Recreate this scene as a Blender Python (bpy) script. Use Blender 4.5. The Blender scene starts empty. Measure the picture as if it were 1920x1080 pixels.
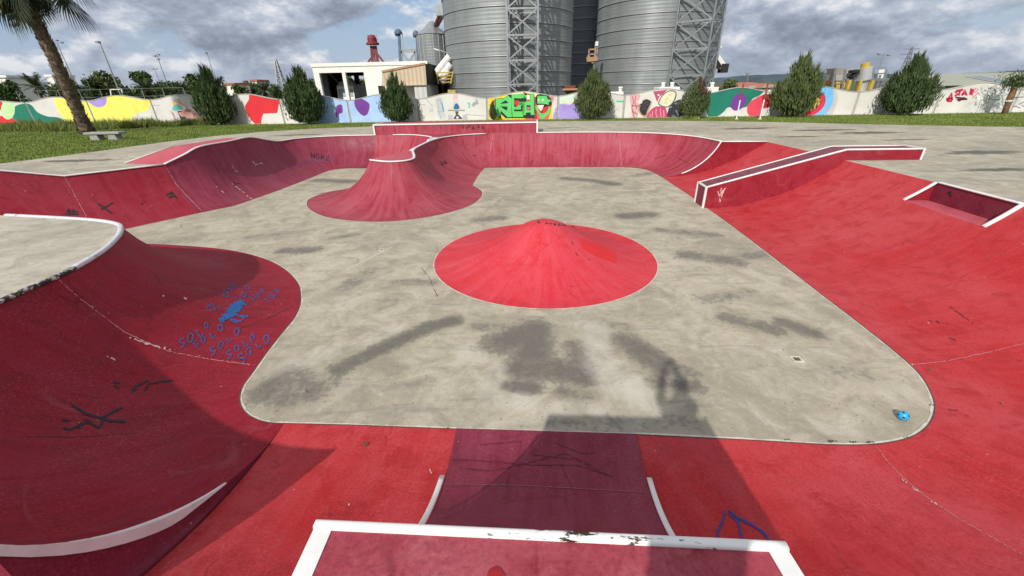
import bpy, bmesh, math, random
import numpy as np
from mathutils import Vector, Matrix
from mathutils.bvhtree import BVHTree
from mathutils.geometry import tessellate_polygon

# ------------------------------------------------------------------ camera, sky, sun
SC = bpy.context.scene
COL = SC.collection
F = 765.0; P = math.radians(26.2); RO = math.radians(-1.283); H = 4.0
_x = np.array([1., 0, 0]); _u = np.array([0, math.sin(P), math.cos(P)])
FW = np.array([0, math.cos(P), -math.sin(P)])
XR = math.cos(RO)*_x + math.sin(RO)*_u
UR = -math.sin(RO)*_x + math.cos(RO)*_u
EYE = np.array([0., 0., H])
cam = bpy.data.cameras.new('camera'); camo = bpy.data.objects.new('camera', cam); COL.objects.link(camo)
cam.sensor_width = 36; cam.lens = 36*F/1920; cam.clip_start = .02; cam.clip_end = 30000
m = Matrix.Identity(4)
for i in range(3):
    m[i][0] = XR[i]; m[i][1] = UR[i]; m[i][2] = -FW[i]; m[i][3] = EYE[i]
camo.matrix_world = m
SC.camera = camo
SUN_AZ, SUN_EL = math.radians(25), math.radians(34)     # azimuth the light travels towards
SD = Vector((math.sin(SUN_AZ)*math.cos(SUN_EL), math.cos(SUN_AZ)*math.cos(SUN_EL), -math.sin(SUN_EL)))
sl = bpy.data.lights.new('sun', 'SUN'); sl.energy = 4.2; sl.angle = math.radians(.8); sl.color = (1, .95, .87)
so = bpy.data.objects.new('sun', sl); COL.objects.link(so)
so.rotation_euler = SD.to_track_quat('-Z', 'Y').to_euler(); so.location = (0, -10, 30)
SC.view_settings.view_transform = 'Standard'; SC.view_settings.look = 'None'
SC.view_settings.exposure = 0.0; SC.view_settings.gamma = 1

def make_world():
    w = bpy.data.worlds.new('World'); SC.world = w; w.use_nodes = True
    nt = w.node_tree; nt.nodes.clear(); N = nt.nodes.new; L = nt.links.new
    out = N('ShaderNodeOutputWorld'); bg = N('ShaderNodeBackground'); bg.inputs[1].default_value = .1
    L(bg.outputs[0], out.inputs[0])
    sky = N('ShaderNodeTexSky'); sky.sky_type = 'NISHITA'; sky.sun_disc = False
    sky.sun_elevation = SUN_EL; sky.sun_rotation = SUN_AZ + math.pi
    sky.air_density = 1.2; sky.dust_density = .6; sky.ozone_density = 1.4
    tc = N('ShaderNodeTexCoord')
    def mapped(scale, loc=(0, 0, 0)):
        mp = N('ShaderNodeMapping'); mp.inputs['Scale'].default_value = scale; mp.inputs['Location'].default_value = loc
        L(tc.outputs['Generated'], mp.inputs[0]); return mp.outputs[0]
    def noise(vec, sc, det, rough, dist=0):
        n = N('ShaderNodeTexNoise'); n.inputs['Scale'].default_value = sc; n.inputs['Detail'].default_value = det
        n.inputs['Roughness'].default_value = rough; n.inputs['Distortion'].default_value = dist
        L(vec, n.inputs['Vector']); return n.outputs[0]
    def ramp(fac, pts):
        r = N('ShaderNodeValToRGB'); e = r.color_ramp.elements
        while len(e) < len(pts): e.new(.5)
        for k, (p_, c) in enumerate(pts):
            e[k].position = p_; e[k].color = (c, c, c, 1) if isinstance(c, (int, float)) else (*c, 1)
        L(fac, r.inputs[0]); return r.outputs[0]
    def mix(f, a, b):
        x = N('ShaderNodeMix'); x.data_type = 'RGBA'
        for s, v in ((0, f), (6, a), (7, b)):
            if isinstance(v, (int, float)): x.inputs[s].default_value = v
            elif isinstance(v, tuple): x.inputs[s].default_value = (*v, 1)
            else: L(v, x.inputs[s])
        return x.outputs[2]
    # clouds: fractal density on the sky direction, lit tops from the density change upwards
    off = (3.05, 1.62, .31)
    d1 = noise(mapped((1, 1, 1.9), off), 6.4, 12, .60, .05)
    d2 = noise(mapped((1, 1, 1.9), (off[0], off[1], off[2]+.035)), 6.4, 12, .60, .05)
    big = noise(mapped((1, 1, 2.6), (1.3, 4.2, .9)), 2.1, 4, .5, .2)
    def mth(op, a, b):
        x = N('ShaderNodeMath'); x.operation = op
        for i, v in enumerate((a, b)):
            if isinstance(v, (int, float)): x.inputs[i].default_value = v
            else: L(v, x.inputs[i])
        return x.outputs[0]
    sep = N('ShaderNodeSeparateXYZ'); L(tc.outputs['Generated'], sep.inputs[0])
    high = N('ShaderNodeMapRange'); high.inputs['From Min'].default_value = .16; high.inputs['From Max'].default_value = .55; high.inputs['To Max'].default_value = -.10  # extra cloud cover overhead, added out of view for fill light
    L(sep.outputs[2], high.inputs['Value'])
    dens = mth('SUBTRACT', mth('ADD', mth('MULTIPLY', d1, .7), mth('MULTIPLY', big, .38)), high.outputs[0])
    covm = ramp(dens, [(.462, 0), (.52, 1)])
    lit = mth('ADD', mth('MULTIPLY', mth('SUBTRACT', d1, d2), 2.6), .5)
    lit = mth('SUBTRACT', lit, mth('MULTIPLY', mth('SUBTRACT', dens, .56), 1.9))
    tone = ramp(lit, [(.20, (2.5, 2.9, 3.7)), (.42, (3.6, 4.1, 5.1)), (.60, (5.1, 5.7, 6.6)), (.80, (8.2, 8.3, 8.6))])
    skyc = mix(.5, sky.outputs[0], (2.3, 3.9, 7.0))
    haze = ramp(mth('MULTIPLY', sep.outputs[2], 1.0), [(.0, .75), (.16, .12)])
    skyc = mix(haze, skyc, (4.3, 5.2, 6.7))
    c = mix(covm, skyc, tone)
    c = mix(ramp(sep.outputs[2], [(.0, .45), (.07, 0)]), c, (4.4, 5.1, 6.2))
    # sky out of view overhead brightened and neutralised to add fill light
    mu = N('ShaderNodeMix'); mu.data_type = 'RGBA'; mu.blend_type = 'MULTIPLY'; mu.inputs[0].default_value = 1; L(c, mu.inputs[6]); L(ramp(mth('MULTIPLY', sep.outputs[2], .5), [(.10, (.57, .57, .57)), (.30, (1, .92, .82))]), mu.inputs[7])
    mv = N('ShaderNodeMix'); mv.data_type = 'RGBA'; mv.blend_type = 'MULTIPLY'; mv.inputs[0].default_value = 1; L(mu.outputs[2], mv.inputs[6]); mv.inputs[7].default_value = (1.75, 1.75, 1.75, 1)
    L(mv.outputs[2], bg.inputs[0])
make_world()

# ------------------------------------------------------------------ helpers
def ray(px, py): return (px-960)/F*XR - (py-540)/F*UR + FW
def at(px, py, z=0.):
    d = ray(px, py); return EYE + d*((z-H)/d[2])
def atY(px, py, Y):
    d = ray(px, py); return EYE + d*(Y/d[1])
def A2(px, py, z=0.): p = at(px, py, z); return (p[0], p[1])

def tag(o, label=None, cat=None, group=None, kind=None):
    if label: o['label'] = label
    if cat: o['category'] = cat
    if group: o['group'] = group
    if kind: o['kind'] = kind
    return o
def empty(name, loc=(0, 0, 0), rz=0):
    o = bpy.data.objects.new(name, None); COL.objects.link(o); o.location = loc; o.rotation_euler = (0, 0, rz); o.empty_display_size = .2
    return o
def link(name, me, mat=None, parent=None, smooth=False):
    o = bpy.data.objects.new(name, me); COL.objects.link(o)
    if mat: me.materials.append(mat)
    if smooth: me.polygons.foreach_set('use_smooth', [True]*len(me.polygons))
    if parent: o.parent = parent
    return o
def mesh(name, V, Fc, mat=None, parent=None, smooth=False, uv=None):
    me = bpy.data.meshes.new(name); me.from_pydata([tuple(v) for v in V], [], [tuple(f) for f in Fc]); me.update()
    if uv is not None:
        ul = me.uv_layers.new(name='UVMap')
        idx = np.zeros(len(me.loops), dtype=np.int32); me.loops.foreach_get('vertex_index', idx)
        ul.data.foreach_set('uv', np.asarray(uv, dtype=np.float32)[idx].ravel())
    return link(name, me, mat, parent, smooth)
def mesh_np(name, V, Q, mat=None, parent=None, smooth=False):
    """V (n,3), Q (m,k) index array"""
    me = bpy.data.meshes.new(name); V = np.asarray(V, np.float32); Q = np.asarray(Q, np.int32); k = Q.shape[1]
    me.vertices.add(len(V)); me.vertices.foreach_set('co', V.ravel())
    me.loops.add(Q.size); me.loops.foreach_set('vertex_index', Q.ravel())
    me.polygons.add(len(Q)); me.polygons.foreach_set('loop_start', np.arange(0, Q.size, k, dtype=np.int32))
    me.update(calc_edges=True); me.validate()
    return link(name, me, mat, parent, smooth)
def copy_tree(o, parent=None):
    c = o.copy(); COL.objects.link(c)
    if parent: c.parent = parent
    for ch in list(o.children): copy_tree(ch, c)
    return c

class MB:
    """collects boxes, bars, tubes and sheets into one mesh"""
    def __init__(s): s.v = []; s.f = []
    def add(s, V, Fc):
        b = len(s.v); s.v += [tuple(v) for v in V]; s.f += [tuple(i+b for i in f) for f in Fc]; return s
    def box(s, x0, x1, y0, y1, z0, z1):
        V = [(x, y, z) for z in (z0, z1) for x, y in ((x0, y0), (x1, y0), (x1, y1), (x0, y1))]
        return s.add(V, [(3, 2, 1, 0), (4, 5, 6, 7), (0, 1, 5, 4), (1, 2, 6, 5), (2, 3, 7, 6), (3, 0, 4, 7)])
    def hexa(s, B, T):
        return s.add(list(B)+list(T), [(3, 2, 1, 0), (4, 5, 6, 7), (0, 1, 5, 4), (1, 2, 6, 5), (2, 3, 7, 6), (3, 0, 4, 7)])
    def bar(s, a, b, w=.1, h=None):
        a = Vector(a); b = Vector(b); h = h or w; d = (b-a).normalized()
        up = Vector((0, 0, 1)) if abs(d.z) < .95 else Vector((0, 1, 0))
        r = d.cross(up).normalized(); u = r.cross(d)
        q = [(-.5, -.5), (.5, -.5), (.5, .5), (-.5, .5)]
        return s.hexa([a+r*w*i+u*h*j for i, j in q], [b+r*w*i+u*h*j for i, j in q])
    def tube(s, pts, r, n=8, cap=True):
        pts = [Vector(p) for p in pts]; rs = r if isinstance(r, (list, tuple)) else [r]*len(pts); V = []; up0 = None
        for i, p in enumerate(pts):
            d = (pts[min(i+1, len(pts)-1)]-pts[max(i-1, 0)]).normalized()
            if up0 is None:
                up0 = Vector((0, 0, 1)) if abs(d.z) < .9 else Vector((1, 0, 0))
            rt = d.cross(up0).normalized(); u = rt.cross(d).normalized()
            if abs(d.z) < .9: up0 = u
            for k in range(n):
                t = 2*math.pi*k/n; V.append(p + rt*math.cos(t)*rs[i] + u*math.sin(t)*rs[i])
        Fc = [(i*n+k, i*n+(k+1) % n, (i+1)*n+(k+1) % n, (i+1)*n+k) for i in range(len(pts)-1) for k in range(n)]
        if cap: Fc += [tuple(range(n))[::-1], tuple((len(pts)-1)*n+k for k in range(n))]
        return s.add(V, Fc)
    def lathe(s, prof, c=(0, 0, 0), n=32):
        V = [(c[0]+r*math.cos(2*math.pi*k/n), c[1]+r*math.sin(2*math.pi*k/n), c[2]+z) for r, z in prof for k in range(n)]
        return s.add(V, [(i*n+k, i*n+(k+1) % n, (i+1)*n+(k+1) % n, (i+1)*n+k) for i in range(len(prof)-1) for k in range(n)])
    def build(s, name, mat=None, parent=None, smooth=False): return mesh(name, s.v, s.f, mat, parent, smooth)

def bevel(o, w=.02, seg=2):
    b = o.modifiers.new('bevel', 'BEVEL'); b.width = w; b.segments = seg; b.limit_method = 'ANGLE'; return o

# ------------------------------------------------------------------ materials
class G:
    """small wrapper round a material's node tree"""
    def __init__(s, name, rough=.6, metal=0., spec=.5):
        s.m = bpy.data.materials.new(name); s.m.use_nodes = True; s.t = s.m.node_tree
        s.b = s.t.nodes['Principled BSDF']; s.b.inputs['Roughness'].default_value = rough
        s.b.inputs['Metallic'].default_value = metal; s.b.inputs['Specular IOR Level'].default_value = spec
    def n(s, k): return s.t.nodes.new(k)
    def l(s, a, b): s.t.links.new(a, b)
    def coord(s, kind='Object', scale=(1, 1, 1), rot=(0, 0, 0)):
        tc = s.n('ShaderNodeTexCoord'); mp = s.n('ShaderNodeMapping')
        mp.inputs['Scale'].default_value = scale; mp.inputs['Rotation'].default_value = rot
        if kind == 'World':
            g = s.n('ShaderNodeNewGeometry'); s.l(g.outputs['Position'], mp.inputs[0])
        else: s.l(tc.outputs[kind], mp.inputs[0])
        return mp.outputs[0]
    def noise(s, vec, sc=1., det=5, rough=.55, dist=0.):
        x = s.n('ShaderNodeTexNoise'); s.l(vec, x.inputs['Vector'])
        for k, v in (('Scale', sc), ('Detail', det), ('Roughness', rough), ('Distortion', dist)): x.inputs[k].default_value = v
        return x.outputs[0]
    def ramp(s, f, pts):
        r = s.n('ShaderNodeValToRGB'); e = r.color_ramp.elements
        while len(e) < len(pts): e.new(.5)
        for k, (p_, c) in enumerate(pts):
            e[k].position = p_; e[k].color = (c, c, c, 1) if isinstance(c, (int, float)) else (*c[:3], 1)
        s.l(f, r.inputs[0]); return r.outputs[0]
    def mix(s, f, a, b, mode='MIX'):
        x = s.n('ShaderNodeMix'); x.data_type = 'RGBA'; x.blend_type = mode
        for i, v in ((0, f), (6, a), (7, b)):
            if isinstance(v, (int, float)): x.inputs[i].default_value = v if i == 0 else (v, v, v, 1)
            elif isinstance(v, tuple): x.inputs[i].default_value = (*v[:3], 1)
            else: s.l(v, x.inputs[i])
        return x.outputs[2]
    def math(s, op, a, b=0.):
        x = s.n('ShaderNodeMath'); x.operation = op
        for i, v in enumerate((a, b)):
            if isinstance(v, (int, float)): x.inputs[i].default_value = v
            else: s.l(v, x.inputs[i])
        return x.outputs[0]
    def col(s, c):
        if isinstance(c, tuple): s.b.inputs['Base Color'].default_value = (*c[:3], 1)
        else: s.l(c, s.b.inputs['Base Color'])
        return s
    def bump(s, h, strength=.3, dist=.02):
        x = s.n('ShaderNodeBump'); x.inputs['Strength'].default_value = strength; x.inputs['Distance'].default_value = dist
        s.l(h, x.inputs['Height']); s.l(x.outputs[0], s.b.inputs['Normal']); return s

def plain(name, c, rough=.6, metal=0., var=.25, sc=6., spec=.5):
    g = G(name, rough, metal, spec); v = g.coord('Object')
    n = g.noise(v, sc, 6, .6)
    lo = tuple(x*(1-var) for x in c); hi = tuple(min(1, x*(1+var*.6)) for x in c)
    g.col(g.ramp(n, [(.3, lo), (.5, c), (.72, hi)])); return g.m

def paint(name, base, faded, deep, rough=.5, streak=.5, wear=1., fadeamt=.6):
    """sun-bleached painted concrete: mottled fading, roller streaks, scratches, chips"""
    g = G(name, rough, 0, .2); w = g.coord('World'); uv = g.coord('UV')
    big = g.noise(w, .55, 6, .6, .4); mid = g.noise(w, 2.6, 7, .65, .6); fine = g.noise(w, 38, 4, .7)
    c = g.mix(g.ramp(big, [(.33, 0), (.66, fadeamt)]), base, faded)
    c = g.mix(g.ramp(mid, [(.36, .75-.45*min(1, streak)), (.52, 0)]), c, deep)
    st = g.noise(g.coord('UV', (2.6, .22, 1)), 1.6, 8, .68, .2)
    c = g.mix(g.ramp(st, [(.44, 0), (.62, streak)]), c, faded)
    st2 = g.noise(g.coord('UV', (6.5, .4, 1)), 1.3, 6, .66, .2)
    c = g.mix(g.ramp(st2, [(.36, streak*.8), (.48, 0)]), c, deep)
    gate = g.ramp(g.noise(w, .9, 4, .6), [(.38, .1), (.62, 1)])
    c = g.mix(g.ramp(fine, [(.36, .30), (.5, 0)]), c, tuple(x*.55 for x in deep))
    c = g.mix(g.math('MULTIPLY', g.ramp(fine, [(.54, 0), (.74, .22)]), gate), c, (.55, .30, .31))
    # worn wheel tracks: thin contour lines of a slow noise, pale and dark
    for sc, seed, colr, kk in ((.55, 3.7, (.46, .20, .21), .13), (.8, 9.1, tuple(x*.5 for x in deep), .40)):
        t_ = g.n('ShaderNodeMapping'); t_.inputs['Location'].default_value = (seed, seed*.7, 0); g.l(w, t_.inputs[0])
        tn = g.noise(t_.outputs[0], sc, 2.2, .4, .8)
        ln_ = g.ramp(g.math('ABSOLUTE', g.math('SUBTRACT', tn, .5)), [(.0, kk), (.0035, kk*.7), (.006, 0)])
        c = g.mix(g.math('MULTIPLY', ln_, g.ramp(g.noise(w, 1.9, 5, .65), [(.46, 0), (.62, 1)])), c, colr)
    # grime patches
    gr = g.noise(w, 1.1, 9, .72, 1.2)
    c = g.mix(g.ramp(gr, [(.62, 0), (.78, .26)]), c, tuple(.5*x+.03 for x in deep))
    # scuffs: broken bright chips
    ch = g.noise(w, 15, 3, .5, .0); ch2 = g.noise(w, 1.3, 3, .6)
    k = g.math('MULTIPLY', g.ramp(ch, [(.735, 0), (.75, 1)]), g.ramp(ch2, [(.5, 0), (.6, .75*wear)]))
    c = g.mix(k, c, (.66, .56, .52))
    # dark rubber and crack lines
    vo = g.n('ShaderNodeTexVoronoi'); vo.feature = 'DISTANCE_TO_EDGE'; vo.inputs['Scale'].default_value = .33
    wv = g.n('ShaderNodeVectorMath'); wv.operation = 'ADD'; nn = g.n('ShaderNodeTexNoise'); nn.inputs['Scale'].default_value = 2.2; nn.inputs['Detail'].default_value = 6
    g.l(w, nn.inputs['Vector']); sc_ = g.n('ShaderNodeVectorMath'); sc_.operation = 'SCALE'; sc_.inputs['Scale'].default_value = .5
    g.l(nn.outputs['Color'], sc_.inputs[0]); g.l(w, wv.inputs[0]); g.l(sc_.outputs[0], wv.inputs[1]); g.l(wv.outputs[0], vo.inputs['Vector'])
    cr = g.math('MULTIPLY', g.ramp(vo.outputs['Distance'], [(.0015, .35), (.004, 0)]), g.ramp(g.noise(w, .8, 3, .5), [(.48, 0), (.6, 1)]))
    c = g.mix(cr, c, tuple(x*.3 for x in deep))
    g.col(c); g.bump(g.mix(.5, fine, mid), .25, .006)
    g.l(g.ramp(mid, [(.3, rough-.12), (.7, rough+.15)]), g.b.inputs['Roughness'])
    return g.m

M = {}
M['red'] = paint('bright_red_paint', (.44, .020, .022), (.49, .070, .082), (.34, .010, .012), .6, .25, 1., .8)
M['red_far'] = paint('faded_rose_paint', (.29, .024, .039), (.38, .080, .112), (.21, .010, .020), .55, .75, .8, .8)
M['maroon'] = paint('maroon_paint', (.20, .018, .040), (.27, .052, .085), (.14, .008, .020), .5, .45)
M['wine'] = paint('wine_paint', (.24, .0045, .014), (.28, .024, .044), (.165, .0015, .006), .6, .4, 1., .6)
M['wall_red'] = paint('wall_crimson_paint', (.27, .012, .025), (.30, .036, .058), (.19, .005, .013), .55, .45)
M['wall_dark'] = paint('shaded_plum_paint', (.21, .018, .042), (.28, .055, .09), (.15, .009, .022), .5, .6)  # plum paint darkened to carry some of the curved face's shade
M['pink'] = paint('pink_paint', (.46, .075, .105), (.52, .15, .175), (.38, .05, .07), .65, .3)
M['cone'] = paint('cone_red_paint', (.58, .026, .038), (.60, .08, .105), (.50, .013, .020), .55, .5)
M['patch'] = paint('fresh_red_paint', (.64, .022, .026), (.62, .035, .04), (.56, .015, .017), .55, .1)
M['purple'] = paint('ledge_top_paint', (.17, .034, .052), (.25, .08, .11), (.11, .018, .03), .55, .4)

def white_coping(name, rust=.0, base=(.78, .77, .75), thr=.62):
    g = G(name, .45); w = g.coord('World')
    n = g.noise(w, 5, 6, .6); c = g.ramp(n, [(.3, tuple(x*.86 for x in base)), (.6, base)])
    r = g.noise(w, 9, 8, .72, .3); gate = g.noise(w, 1.1, 2, .5)
    k = g.math('MULTIPLY', g.ramp(r, [(thr-.02, 0), (thr+.02, 1)]), g.ramp(gate, [(.45, 0), (.55, 1)]))
    c = g.mix(k, c, (.075, .035, .022)); g.col(c); return g.m
M['cope'] = white_coping('white_coping_paint', thr=.67)
M['cope_rust'] = white_coping('chipped_coping_paint', thr=.53)
M['cope_grey'] = white_coping('worn_steel_coping', base=(.60, .61, .66), thr=.62)
def broken():
    g = G('broken_rusty_coping', .7); w = g.coord('World'); r = g.noise(w, 11, 8, .72, .3)
    g.col(g.ramp(r, [(.47, (.03, .024, .022)), (.52, (.09, .07, .06)), (.56, (.55, .54, .55))])); g.bump(r, .8, .02); return g.m
M['cope_broken'] = broken()

def concrete(name, base=(.42, .375, .285), stain_shadow=False, dark=(.2, .19, .165)):
    g = G(name, .82, 0, .25); w = g.coord('World')
    a = g.noise(w, .35, 6, .6, .6); b = g.noise(w, 1.7, 8, .68, .8); f = g.noise(w, 9, 8, .74, .4); ff = g.noise(w, 70, 3, .7)
    lo = tuple(x*.80 for x in base); hi = tuple(min(1, x*1.17) for x in base)
    c = g.ramp(a, [(.33, lo), (.5, base), (.66, hi)])
    c = g.mix(g.ramp(b, [(.34, .75), (.52, 0)]), c, tuple(x*.62 for x in base))
    c = g.mix(g.ramp(b, [(.53, 0), (.68, .75)]), c, (.56, .52, .43))
    c = g.mix(g.ramp(f, [(.34, .40), (.5, 0)]), c, tuple(x*.62 for x in base))
    c = g.mix(g.ramp(f, [(.56, 0), (.70, .55)]), c, (.60, .56, .475))
    c = g.mix(g.ramp(ff, [(.36, .35), (.5, 0)]), c, (.16, .15, .135))
    c = g.mix(g.ramp(ff, [(.6, 0), (.72, .3)]), c, (.60, .58, .52))
    # faint rubber streaks
    s_ = g.noise(g.coord('World', (.5, 3.2, 1), (0, 0, .35)), 1.0, 7, .66, .3)
    c = g.mix(g.ramp(s_, [(.56, 0), (.70, .55)]), c, dark)
    if stain_shadow:
        at_ = g.n('ShaderNodeAttribute'); at_.attribute_name = 'stain_shadow'
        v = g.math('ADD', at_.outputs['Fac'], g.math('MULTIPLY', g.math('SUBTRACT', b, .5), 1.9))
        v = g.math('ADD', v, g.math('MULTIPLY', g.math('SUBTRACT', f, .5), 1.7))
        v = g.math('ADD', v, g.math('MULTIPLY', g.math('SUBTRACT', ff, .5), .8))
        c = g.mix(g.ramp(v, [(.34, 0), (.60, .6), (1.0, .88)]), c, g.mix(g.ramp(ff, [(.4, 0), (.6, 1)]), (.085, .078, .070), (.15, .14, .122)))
        pl = g.n('ShaderNodeAttribute'); pl.attribute_name = 'pale'
        pv = g.math('ADD', pl.outputs['Fac'], g.math('MULTIPLY', g.math('SUBTRACT', b, .5), .8))
        c = g.mix(g.ramp(pv, [(.35, 0), (.95, .6)]), c, (.60, .57, .51))
    g.col(c); g.bump(g.mix(.4, f, ff), .35, .006); return g.m
M['floor'] = concrete('stained_shadowed_concrete', stain_shadow=True)
M['apron'] = concrete('apron_concrete', (.42, .38, .295))
M['deck'] = concrete('deck_concrete', (.45, .41, .33))
M['white'] = plain('white_render', (.74, .72, .68), .7, 0, .1, 1.5)
M['cream'] = plain('cream_wall_paint', (.76, .75, .70), .75, 0, .10, 1.2)
M['kerb'] = plain('pale_kerb', (.56, .52, .44), .8, 0, .3, 9)
M['crackm'] = plain('dark_joint', (.12, .05, .045), .9, 0, .5, 8)

# ------------------------------------------------------------------ lofted skate surfaces
def catmull(pts, k):
    pts = [np.array(p, float) for p in pts]; out = []
    for i in range(len(pts)-1):
        p0 = pts[max(i-1, 0)]; p1 = pts[i]; p2 = pts[i+1]; p3 = pts[min(i+2, len(pts)-1)]
        for j in range(k):
            t = j/k
            out.append(.5*((2*p1)+(-p0+p2)*t+(2*p0-5*p1+4*p2-p3)*t*t+(-p0+3*p1-3*p2+p3)*t**3))
    out.append(pts[-1]); return out
def linear(pts, k):
    pts = [np.array(p, float) for p in pts]; out = []
    for a, b in zip(pts[:-1], pts[1:]):
        out += [a+(b-a)*j/k for j in range(k)]
    out.append(pts[-1]); return out
def arcz(s, run, h):
    if run >= h:
        r = (run*run+h*h)/(2*h); x = s*run; return r-math.sqrt(max(0, r*r-x*x))
    return h*(1-math.sqrt(max(0, 1-s*s)))
Z0 = .006
def loft_grid(stations, k=5, n=14, smooth=True, smax=1.):
    """stations: (foot x, foot y, top x, top y, height)"""
    st = catmull(stations, k) if smooth else linear(stations, k)
    V = []; UV = []; ul = 0; prev = None
    for fx, fy, tx, ty, h in st:
        run = math.hypot(tx-fx, ty-fy); mid = np.array([(fx+tx)/2, (fy+ty)/2])
        if prev is not None: ul += np.hypot(*(mid-prev))
        prev = mid; vl = 0; pz = None
        for j in range(n+1):
            s = smax*j/n; q = (fx+(tx-fx)*s, fy+(ty-fy)*s, max(Z0, arcz(s, run, h)))
            if pz is not None: vl += math.dist(q, pz)
            pz = q; V.append(q); UV.append((ul, vl))
    Fc = [(i*(n+1)+j, (i+1)*(n+1)+j, (i+1)*(n+1)+j+1, i*(n+1)+j+1) for i in range(len(st)-1) for j in range(n)]
    return V, Fc, UV, st
def loft(name, stations, mat, parent=None, k=5, n=14, smooth=True, flip=False, smax=1.):
    V, Fc, UV, st = loft_grid(stations, k, n, smooth, smax)
    if flip: Fc = [f[::-1] for f in Fc]
    o = mesh(name, V, Fc, mat, parent, True, UV)
    return o, [(s[2], s[3], s[4]) for s in st], [(s[0], s[1]) for s in st]
def top_edge(st): return [(s[2], s[3], s[4]) for s in st]

def strip(name, pts, mat, parent, w=.13, t=.05, n=8, side=0.):
    """rounded white coping swept along a top edge (flattened oval section)"""
    pts = [Vector(p) for p in pts]; V = []
    for i, p in enumerate(pts):
        d = (pts[min(i+1, len(pts)-1)]-pts[max(i-1, 0)]); d.z *= 1; d.normalize()
        r = d.cross(Vector((0, 0, 1))).normalized(); u = r.cross(d).normalized()
        for k in range(n):
            a = 2*math.pi*k/n + math.pi/n
            V.append(p + r*(side+math.copysign(abs(math.cos(a))**.6, math.cos(a))*w/2) + u*(math.copysign(abs(math.sin(a))**.6, math.sin(a))*t/2+.012))
    Fc = [(i*n+k, i*n+(k+1) % n, (i+1)*n+(k+1) % n, (i+1)*n+k) for i in range(len(pts)-1) for k in range(n)]
    Fc += [tuple(range(n))[::-1], tuple((len(pts)-1)*n+k for k in range(n))]
    return mesh(name, V, Fc, mat, parent, True)

# ------------------------------------------------------------------ skatepark plan (metres; floor z=0, surrounding concrete z=1.6)
D = 1.6
C1 = (-3.1, 5.2)
ST_LEFT = []
for a in range(270, 179, -10):
    c, s = math.cos(math.radians(a)), math.sin(math.radians(a))
    ST_LEFT.append((C1[0]+1.05*c, C1[1]+1.05*s, C1[0]+3.65*c-(.12 if a == 270 else .04 if a == 260 else 0), C1[1]+3.65*s, D))
ST_LEFT += [(-4.23, 5.9, -6.76, 5.62, D), (-4.27, 6.5, -6.86, 6.1, D), (-4.30, 7.0, -7.0, 6.55, D), (-4.42, 7.5, -7.15, 6.9, D), (-4.63, 8.0, -7.32, 7.22, D),
            (-5.0, 8.65, -7.52, 7.55, D), (-5.73, 9.5, -7.78, 7.9, D), (-6.68, 10.27, -8.12, 8.24, D), (-7.96, 10.95, -8.75, 8.54, D),
            (-9.5, 11.4, -9.68, 8.8, D), (-11.18, 11.73, -11.5, 9.2, D)]
ST_END = [(-11.18, 11.73, -11.5, 9.2, D), (-12.4, 11.9, -13.2, 9.6, D), (-13.2, 12.05, -15.2, 10.1, D), (-13.6, 12.2, -16.6, 11.2, D+.1), (-13.55, 12.4, -16.9, 12.4, D+.45), (-13.4, 12.6, -16.25, 13.1, D+.45)]
ST_CHAMF = [(-13.4, 12.6, -16.25, 13.1, D+.45), (-13.15, 12.9, -15.06, 14.2, D), (-11.64, 15.15, -13.27, 16.3, D)]
ST_WALL = [(-11.64, 15.15, -13.27, 16.3, D), (-11.2, 15.75, -12.95, 17.05, D+.24), (-10.92, 16.25, -12.78, 17.85, D+.45), (-10.6, 18.2, -12.72, 19.6, D+.45), (-10.42, 19.8, -12.72, 21.3, D+.45),
           (-10.3, 21.2, -12.7, 22.6, D+.2), (-10.25, 22.2, -12.62, 23.7, D), (-10.18, 23.2, -12.2, 24.8, D), (-10.0, 23.85, -11.25, 25.6, D), (-9.55, 24.15, -9.99, 25.95, D), (-8.9, 24.15, -8.9, 25.95, D), (-8.2, 24.06, -7.95, 25.88, D)]
ST_SPL = [(-8.2, 24.06, -7.95, 25.88, D), (-7.6, 23.95, -6.6, 25.78, D), (-7.25, 23.65, -5.75, 25.6, D), (-7.05, 23.2, -4.9, 24.9, D), (-7.0, 22.5, -4.25, 23.9, D), (-6.97, 21.6, -4.2, 22.4, D), (-6.95, 20.4, -4.3, 20.8, D), (-6.98, 19.5, -4.38, 19.5, D), (-7.23, 18.87, -4.42, 18.9, D)]
ST_VOL = [(-7.23, 18.87, -4.42, 18.9, D), (-8.0, 18.2, -4.62, 18.3, D), (-8.3, 17.3, -4.95, 17.5, D), (-8.24, 16.5, -5.3, 16.75, D), (-7.65, 15.34, -5.34, 16.3, D), (-6.57, 14.19, -4.98, 16.0, D),
          (-5.23, 13.57, -4.62, 15.78, D), (-3.93, 13.47, -4.3, 15.72, D), (-2.58, 14.07, -3.96, 15.82, D), (-1.6, 15.15, -3.76, 16.05, D), (-1.21, 16.41, -3.7, 16.45, D), (-1.22, 17.64, -3.8, 17.05, D), (-1.7, 18.86, -4.14, 18.4, D)]
ST_SPR = [(-1.7, 18.86, -4.14, 18.4, D), (-1.66, 19.8, -4.24, 19.4, D), (-1.6, 21.1, -4.14, 21.1, D), (-1.5, 22.2, -3.95, 22.7, D), (-1.42, 22.8, -3.5, 23.9, D), (-1.38, 23.2, -2.5, 24.9, D), (-1.34, 23.37, -1.1, 25.36, D)]
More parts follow.
